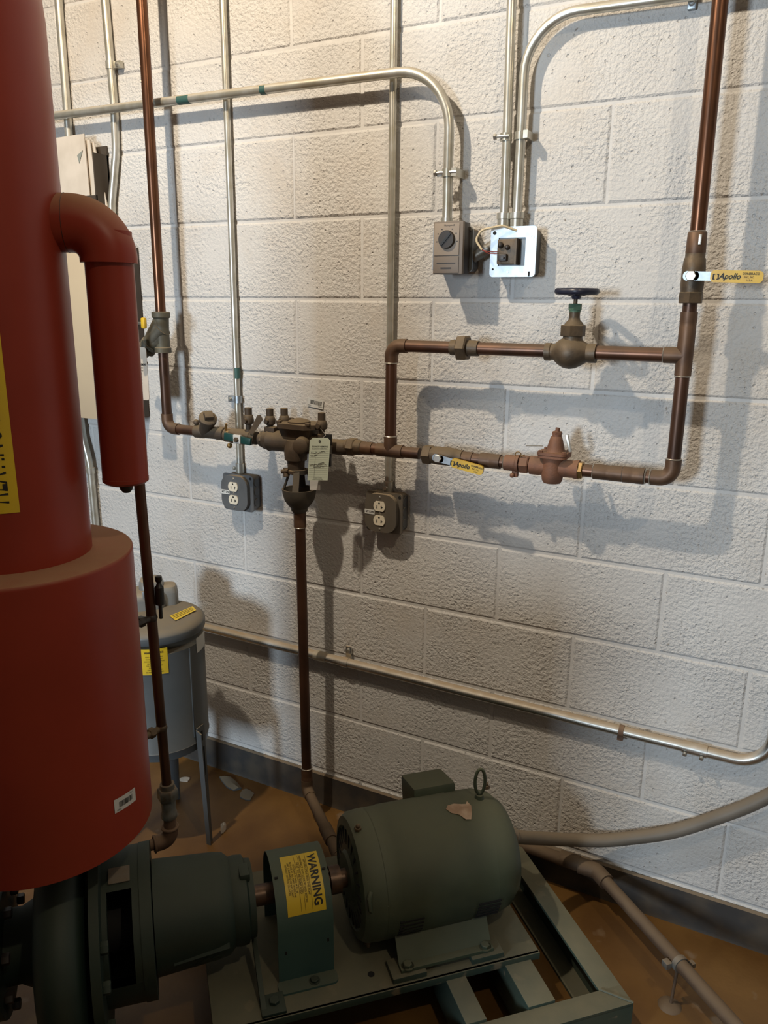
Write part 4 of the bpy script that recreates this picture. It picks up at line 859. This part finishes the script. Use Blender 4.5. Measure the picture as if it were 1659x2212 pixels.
part(t, 'corner_weld', M().tube([(.430, -1.02, .121), (.479, -1.068, .121)], .0025, 6), m_skid, PF)
t = thing('pump_base_plate', 'flat green steel base plate on the skid carrying the motor', 'plate', pw(-.01, -.74, .122), rz=ANG)
part(t, 'plate', M().box((-.010, -.745, .133), (.71, .33, .012), None, .002).box((-.010, -.9065, .1305), (.71, .008, .017), None, .001), m_skid, PF)
for a_, b_ in ((-.03, -.86), (-.245, -.865), (.09, -.6)): part(t, 'bolt_hole', M().lathe([(0, .0075), (.0006, .0075)], (a_, b_, .139), (0, 0, 1), 14), m_dark, PF)

# motor
t = thing('electric_motor', 'dusty sage green electric motor with a junction box on top', 'motor', pw(.14, BX, .14), rz=ANG)
rm = .1385
fr = part(t, 'frame', M().lathe([(0, rm - .004), (0, rm), (.035, rm), (.037, rm + .0015), (.20, rm + .0015), (.202, rm), (.255, rm)], (.005, BX, AZ), (1, 0, 0), 64), m_motor, PF)
eb = part(t, 'drive_end_bell', M().lathe([(0, .035), (0, .052), (.006, .058), (.010, .105), (.006, .110), (.010, .128), (.022, .136), (.048, rm), (.058, rm)], (-.052, BX, AZ), (1, 0, 0), 64), m_motor, PF)
sl = M()
for k in range(22):
    a = 2 * PI * k / 22 + .1; c_, s_ = math.cos(a), math.sin(a)
    sl.box((-.0425, BX + .088 * c_, AZ + .088 * s_), (.006, .0045, .034), MX.Rotation(a - PI / 2, 3, 'X'), .001)
part(eb, 'vent_slot', sl, m_dark, PF, kind='stuff')
part(t, 'rear_end_bell', M().lathe([(0, rm), (.02, rm - .001), (.05, .128), (.072, .108), (.080, .085), (.082, .03)], (.255, BX, AZ), (1, 0, 0), 64), m_motor, PF)
for a_, ang in ((.032, 190), (.212, 190)):
    for k in range(5):
        an = R(ang + k * 5.2); c_, s_ = math.cos(an), math.sin(an); rr = rm + .0008
        lv = part(fr, 'louver', M().box((a_ + .027, BX + rr * c_, AZ + rr * s_), (.054, .0045, .0035), MX.Rotation(an - PI / 2, 3, 'X')), m_dark, PF)
lf = M()
lf.tube([(-.028, BX - .128, AZ + .010), (-.034, BX - .135, AZ + .022), (-.036, BX - .132, AZ + .048), (-.030, BX - .124, AZ + .058)], .0045, 8)
part(t, 'lifting_lug', lf, m_motor, PF)
for a_, an in ((-.030, 99), (.306, 70), (-.02, 240)):
    c_, s_ = math.cos(R(an)), math.sin(R(an)); p_ = V((a_, BX + (rm - .004) * c_, AZ + (rm - .004) * s_)); d_ = V((0, c_, s_))
    part(t, 'bolt', M().hexn(p_, d_, .008, .008).sphere(p_ + d_ * .011, .0055, 10), m_brass, PF)
jx = part(t, 'junction_box', M().box((.184, BX + .112, AZ + .089), (.106, .10, .085), MX.Rotation(R(-12), 3, 'X'), .008), m_motor, PF)
eyp = (.268, BX + .004, AZ + rm)
part(t, 'lifting_eye', M().lathe([(-.004, .012), (.008, .009)], eyp, (0, 0, 1), 14).ring((.268, BX + .004, AZ + rm + .042), (.25, 1, 0), .016, .0038, 28, 10, 0.72, 2.0), m_motor, PF)
ft = M()
for s_ in (-1, 1):
    b0, b1, b2 = BX + s_ * .098, BX + s_ * .138, BX + s_ * .158
    ft.hull([(a_, b_, z_) for a_ in (.028, .242) for (b_, z_) in ((b0, .222), (b0 + s_ * .006, .222), (b1, .158), (b1 + s_ * .006, .158))])
    ft.box((.135, (b1 + b2) / 2, .156), (.214, abs(b2 - b1) + .004, .008), None, .001)
fo = part(t, 'foot', ft, m_motor, PF)
for a_ in (.045, .225): part(fo, 'bolt', M().hexn((a_, BX - .150, .158), (0, 0, 1), .010, .009).lathe([(-.001, .014), (.002, .014)], (a_, BX - .150, .158), (0, 0, 1), 16), m_motor, PF)
for a_ in (.045, .225):
    for s_ in (-1, 1): part(t, 'shim', M().box((a_, BX + s_ * .142, .1455), (.075, .055, .013), None, .001), m_skid, PF)
part(t, 'shaft', M().lathe([(0, .02), (.06, .02)], (-.110, BX, AZ), (1, 0, 0), 24).box((-.085, BX, AZ + .021), (.04, .008, .008)).lathe([(0, .030), (.024, .030)], (-.090, BX, AZ), (1, 0, 0), 28), m_shaft, PF)
def on_mot(a, an, e=0.0): return V((a, BX + (rm + .0015 + e) * math.cos(an), AZ + (rm + .0015 + e) * math.sin(an)))
poly = [(-.030, .010), (-.022, .020), (-.006, .022), (.010, .016), (.020, .014), (.026, .022), (.030, .006), (.024, -.012), (.016, -.028), (.004, -.026), (-.006, -.012), (-.022, -.004)]
pl = M(); vs = [pl.bm.verts.new(on_mot(.207 + p[0], R(101) - p[1] * -1 / rm * -1, .0016)) for p in poly]; pl.bm.faces.new(vs)
bmesh.ops.triangulate(pl.bm, faces=pl.bm.faces)
part(t, 'torn_label', pl, m_peel, PF, label='torn whitish label patch on the motor')

# coupling guard
t = thing('coupling_guard', 'teal sheet metal hood guard over the shaft with a yellow label', 'guard', pw(-.162, BX, .14), rz=ANG)
gr, gz = .096, .268; ga0, ga1 = -.222, -.104
def gpath(s):
    """point on the hood outline; s in metres from the crown toward the front (negative b)"""
    q_ = gr * PI / 2; sg = 1 if s >= 0 else -1; s_ = abs(s)
    if s_ <= q_: an = s_ / gr; return BX - sg * gr * math.sin(an), gz + gr * math.cos(an), V((0, -sg * math.sin(an), math.cos(an)))
    return BX - sg * gr, gz - (s_ - q_), V((0, -sg, 0))
smax = gr * PI / 2 + (gz - .140)
gm = M(); n_ = 40; cols = []
for i in range(n_ + 1):
    s = -smax + 2 * smax * i / n_; b_, z_, nn = gpath(s)
    cols.append([gm.bm.verts.new(V((a_, b_, z_)) + nn * e_) for a_ in (ga0, ga1) for e_ in (0, .003)])
for i in range(n_):
    p, q = cols[i], cols[i + 1]
    for (x_, y_) in ((0, 2), (3, 1), (1, 0), (2, 3)): gm.bm.faces.new((p[x_], p[y_], q[y_], q[x_]))
part(t, 'hood', gm, m_guard, PF)
part(t, 'foot_tab', M().prism(rounded(.126, .036, .012), (-.163, BX - gr - .018, .139), (1, 0, 0), (0, 1, 0), .005), m_guard, PF)
part(t, 'bolt', M().hexn((-.150, BX - gr - .020, .143), (0, 0, 1), .009, .007).lathe([(0, .012), (.002, .012)], (-.150, BX - gr - .020, .143), (0, 0, 1), 14), m_pump, PF)
so = M()
for s, a_ in ((.045, -.214), (.045, -.112), (.205, -.206), (.195, -.116)):
    b_, z_, nn = gpath(s); so.box(V((a_, b_, z_)) + nn * .0032, (.007, .004, .0045) if s < .1 else (.004, .001, .008), MX.Rotation(s / gr if s < .15 else 0, 3, 'X'))
part(t, 'slot', so, m_dark, PF)
def on_g(s, a, e): b_, z_, nn = gpath(s); return V((a, b_, z_)) + nn * (.003 + e)
lb = part(t, 'warning_label', M().grid(lambda u, v: on_g(-.002 + .124 * u, -.199 + .081 * v, .0006), 16, 2), m_label, PF, label='yellow WARNING label')
tx = text_m('WARNING', .0245, .94, .0007)
for v in tx.bm.verts: v.co = on_g(.058 + v.co.x * .94, -.134 + v.co.y, .0012)
part(lb, 'lettering', tx, m_ink, PF)
rows = [('BEFORE OPERATING THIS PUMP', .0062, -.150), ('DISCONNECT AND LOCK POWER BEFORE', .0062, -.1575), ('NOT TO BE REMOVED', .0078, -.166), ('COUPLING GUARD MUST BE', .0055, -.1745), ('IN PLACE AT ALL TIMES WHEN THE', .0055, -.180), ('UNIT IS RUNNING OR MAY START', .0055, -.1855), ('WITHOUT NOTICE TO AVOID', .0055, -.191)]
sm = []
for s_, sz, a_ in rows:
    tx = text_m(s_, sz, .88, .0001)
    for v in tx.bm.verts: v.co = on_g(.052 + v.co.x * .93, a_ + v.co.y, .0012)
    sm.append(tx)
for a_ in (-.1465, -.162, -.1705): sm.append(M().grid(lambda u, v: on_g(.004 + .112 * u, a_ + .0008 * v, .0012), 14, 1))
part(lb, 'fine_print', join(*sm), m_inkb, PF)

# pump
t = thing('centrifugal_pump', 'dark green end suction pump below the red drum', 'pump', pw(-.5, BX, .02), rz=ANG)
part(t, 'bearing_frame', M().lathe([(0, .112), (.03, .110), (.12, .104), (.145, .100), (.156, .090), (.158, .06)], (-.462, BX, AZ), (1, 0, 0), 56), m_pump, PF)
part(t, 'bearing_cap', M().lathe([(0, .088), (.012, .090), (.030, .088), (.034, .08), (.046, .078), (.048, .03)], (-.306, BX, AZ), (1, 0, 0), 48).box((-.278, BX - .02, AZ + .080), (.022, .04, .02), None, .005), m_pump, PF)
part(t, 'rib', M().hull([(a_, BX + b_, AZ + z_) for a_, z_, b_ in ((-.43, -.020, -.103), (-.32, -.010, -.099), (-.43, -.032, -.108), (-.32, -.022, -.105), (-.32, -.045, -.08), (-.43, -.055, -.08))]), m_pump, PF)
em = text_m('B&G', .030, 1.0, .0008)
for v in em.bm.verts:
    an = R(206) - v.co.y / .106; v.co = V((-.365 + v.co.x + v.co.y * .3, BX + .1078 * math.cos(an), AZ + .1078 * math.sin(an)))
part(t, 'cast_lettering', em, m_pump, PF)
part(t, 'mounting_flange', M().lathe([(0, .10), (0, .150), (.022, .150), (.022, .10)], (-.486, BX, AZ), (1, 0, 0), 56), m_pump, PF)
am = M()
for an0, an1 in ((200, 340), (20, 160)): pass
prof = [(0, .17), (.10, .17)]
n_ = 64; rr0, rr1 = .128, .148
def seg_shell(m, a0, a1, h0, h1):
    k_ = max(2, int(abs(a1 - a0) / 6)); cols = []
    for i in range(k_ + 1):
        an = R(a0 + (a1 - a0) * i / k_); c_, s_ = math.cos(an), math.sin(an)
        cols.append([m.bm.verts.new((h, BX + r_ * c_, AZ + r_ * s_)) for h in (h0, h1) for r_ in (rr0, rr1)])
    for i in range(k_):
        p, q = cols[i], cols[i + 1]
        for (x_, y_) in ((0, 2), (3, 1), (1, 0), (2, 3)): m.bm.faces.new((p[x_], p[y_], q[y_], q[x_]))
    m.bm.faces.new([cols[0][j] for j in (0, 1, 3, 2)]); m.bm.faces.new([cols[-1][j] for j in (0, 2, 3, 1)])
seg_shell(am, -174, 116, -.558, -.484)        # shell all round except the side window
seg_shell(am, 116, 186, -.558, -.546); seg_shell(am, 116, 186, -.500, -.484)
part(t, 'adapter', am, m_pump, PF)
part(t, 'seal_housing', M().lathe([(0, .05), (.12, .05)], (-.59, BX, AZ), (1, 0, 0), 28), m_dark, PF)
nm = part(t, 'name_plate', M().box((-.522, BX - .036, AZ + .1455), (.040, .036, .002), MX.Rotation(R(14), 3, 'X')), m_galv, PF)
part(t, 'volute_flange', M().lathe([(0, .10), (0, .205), (.018, .205), (.018, .10)], (-.574, BX, AZ), (1, 0, 0), 64), m_pump, PF)
vm = M(); rings = []; N1, N2 = 56, 18
for i in range(N1):
    an = 2 * PI * i / N1; Rm = .150 + .018 * ((i / N1 + .25) % 1.0); rv = .050 + .012 * ((i / N1 + .25) % 1.0)
    c_, s_ = math.cos(an), math.sin(an)
    rings.append([vm.bm.verts.new((-.628 + .046 * math.sin(2 * PI * j / N2), BX + (Rm + rv * math.cos(2 * PI * j / N2)) * c_, AZ + (Rm + rv * math.cos(2 * PI * j / N2)) * s_)) for j in range(N2)])
for i in range(N1):
    for j in range(N2): vm.bm.faces.new((rings[i][j], rings[i][(j + 1) % N2], rings[(i + 1) % N1][(j + 1) % N2], rings[(i + 1) % N1][j]))
vm.lathe([(0, .15), (.07, .15)], (-.660, BX, AZ), (1, 0, 0), 40)
part(t, 'volute', vm, m_pump, PF)
part(t, 'casing_plug', M().lathe([(0, .022), (.008, .022), (.011, .018)], (-.630, BX - .142, AZ + .140), (0, -.73, .68), 24), m_pump, PF)
for an in (150, 172, 205, 228): part(t, 'bolt', M().hexn((-.556, BX + .186 * math.cos(R(an)), AZ + .186 * math.sin(R(an))), (1, 0, 0), .012, .014), m_pump, PF)
part(t, 'discharge_neck', M().lathe([(0, .075), (.06, .062), (.062, .105), (.085, .105), (.088, .06)], (-.628, BX, .470), (0, 0, 1), 40), m_pump, PF)
part(t, 'suction_neck', M().lathe([(0, .085), (.03, .07), (.055, .07), (.055, .125), (.080, .125), (.080, .06)], (-.685, BX, AZ), (-1, 0, 0), 48), m_pump, PF)
for an in range(0, 360, 45): part(t, 'flange_bolt', M().hexn((-.735, BX + .104 * math.cos(R(an + 15)), AZ + .104 * math.sin(R(an + 15))), (1, 0, 0), .011, .014), m_dial, PF)
part(t, 'shaft', M().lathe([(0, .022), (.05, .022), (.05, .030), (.09, .030)], (-.262, BX, AZ), (1, 0, 0), 26), m_shaft, PF)
sm_ = M().hull([(a_, BX + b_, z_) for (a_, b_, z_) in ((-.268, -.06, .20), (-.258, -.06, .20), (-.268, -.165, .142), (-.258, -.165, .142), (-.268, -.02, .20), (-.258, -.02, .20), (-.268, -.125, .142), (-.258, -.125, .142))])
sm_.box((-.244, BX - .148, .1428), (.05, .05, .007), None, .002)
sm_.hull([(a_, BX + b_, z_) for (a_, b_, z_) in ((-.268, .06, .20), (-.258, .06, .20), (-.268, .155, .14), (-.258, .155, .14), (-.268, .02, .20), (-.258, .02, .20), (-.268, .115, .14), (-.258, .115, .14))])
part(t, 'support_foot', sm_, m_pump, PF); part(t, 'bolt', M().hexn((-.240, BX - .146, .145), (0, 0, 1), .011, .009), m_pump, PF)
t = thing('suction_pipe', 'teal suction pipe with a dark flange at the lower left corner', 'pipe', pw(-.85, BX, .02), rz=ANG)
part(t, 'flange', M().lathe([(0, .06), (0, .125), (.022, .125), (.022, .06)], (-.790, BX, AZ), (1, 0, 0), 48), m_dial, PF)
part(t, 'pipe', M().tube([(-.785, BX, AZ), (-1.25, BX, AZ)], .085, 40).tube([(-.95, BX, AZ), (-.95, BX, 0.0)], .05, 24), m_guard, PF)

# ------------------------------------------------------------------ floor drain line, flexible hose
t = thing('floor_drain_pipe', 'dusty brown pipe running along the baseboard then out across the floor', 'pipe', (.93, -.055, 0.0))
pc_ = V((.930, -.052, .112)); p2 = pc_ + V((.352, -.322, 0)).normalized() * 1.1
part(t, 'pipe', M().tube([(.40, -.046, .116), pc_ + V((-.02, 0, 0))], .0165, 20), m_drain)
part(t, 'pipe', M().tube([pc_ + (p2 - pc_).normalized() * .02, p2], .0155, 20), m_drain)
dq = (p2 - pc_).normalized()
elbow(t, pc_, (-1, 0, 0), dq, .045, .0205, m_drain)
part(t, 'coupling', M().lathe([(0, .0165), (0, .020), (.05, .020), (.05, .0165)], (.835, -.048, .1135), (1, 0, 0), 20), m_drain)
sq = pc_ + dq * .315
hg = part(t, 'pipe_clamp', M().lathe([(-.006, .0155), (-.006, .019), (.006, .019), (.006, .0155)], sq, dq, 22).box(sq + V((-.026, -.012, -.002)), (.018, .016, .016), MX.Rotation(R(-42), 3, 'Z'), .003).box(sq + V((.024, .012, .0)), (.014, .01, .012), MX.Rotation(R(-42), 3, 'Z'), .002), m_galv)
part(hg, 'rod', M().tube([sq + V((-.004, -.002, -.016)), V((sq.x - .008, sq.y - .006, .004))], .0035, 8).lathe([(0, .026), (.004, .022), (.007, .008)], (sq.x - .010, sq.y - .008, 0), (0, 0, 1), 20), m_drain)
hp = [(.742, -.240, .276), (.770, -.205, .258), (.812, -.135, .222), (.875, -.065, .193), (.94, -.042, .200), (1.00, -.036, .224), (1.097, -.036, .277), (1.203, -.036, .359), (1.292, -.036, .441), (1.45, -.036, .62)]
def spline(p, n=10):
    p = [V(q) for q in p]; out = []
    for i in range(len(p) - 1):
        a, b, c, d = p[max(i - 1, 0)], p[i], p[i + 1], p[min(i + 2, len(p) - 1)]
        for k in range(n):
            u = k / n; out.append(.5 * ((2 * b) + (c - a) * u + (2 * a - 5 * b + 4 * c - d) * u * u + (3 * b - a - 3 * c + d) * u ** 3))
    out.append(p[-1]); return out
t = thing('flexible_conduit', 'grey flexible conduit sweeping from the motor up along the wall', 'hose', (.90, -.06, .2))
part(t, 'hose', M().tube(spline(hp), .0165, 20), m_hose)
part(t, 'connector', M().lathe([(0, .022), (.03, .022), (.034, .018)], (.738, -.244, .277), (.06, .06, -.03), 20), m_galv)

# ------------------------------------------------------------------ litter on the floor by the wall
def scrap(x, y, sx, sy, rz, lab, material, h=.004, name='paper_scrap', cat='scrap', seed=0):
    rn = random.Random(seed); m = M(); n_ = 9
    pts = [(math.cos(2 * PI * k / n_) * sx * rn.uniform(.7, 1.05), math.sin(2 * PI * k / n_) * sy * rn.uniform(.7, 1.05)) for k in range(n_)]
    tp = [m.bm.verts.new((p[0], p[1], h * rn.uniform(.5, 1.6))) for p in pts]; bt = [m.bm.verts.new((p[0], p[1], 0.0005)) for p in pts]; c = m.bm.verts.new((0, 0, h * 1.6))
    for k in range(n_):
        m.bm.faces.new((tp[k], tp[(k + 1) % n_], c)); m.bm.faces.new((bt[k], bt[(k + 1) % n_], tp[(k + 1) % n_], tp[k]))
    m.bm.faces.new(bt[::-1]); m.bm.transform(MX.Translation((x, y, 0)) @ MX.Rotation(rz, 4, 'Z'))
    return solo(name, m, material, lab, cat, (x, y, 0), 'litter along the wall')
scrap(-.245, -.065, .060, .022, -.3, 'crumpled greyish paper scrap by the baseboard behind the grey tank leg', m_heat, .007, seed=1)
scrap(-.165, -.085, .034, .024, -.6, 'flat grey scrap on the floor just right of the crumpled paper', m_heat, .003, seed=2)
scrap(-.395, -.115, .020, .016, .3, 'small pale chip on the floor under the grey tank', m_paper, .003, seed=3)
scrap(-.118, -.262, .006, .016, .1, 'clear plastic sliver standing by the foot of the grey tank leg', m_glassw, .018, 'plastic_sliver', seed=4)
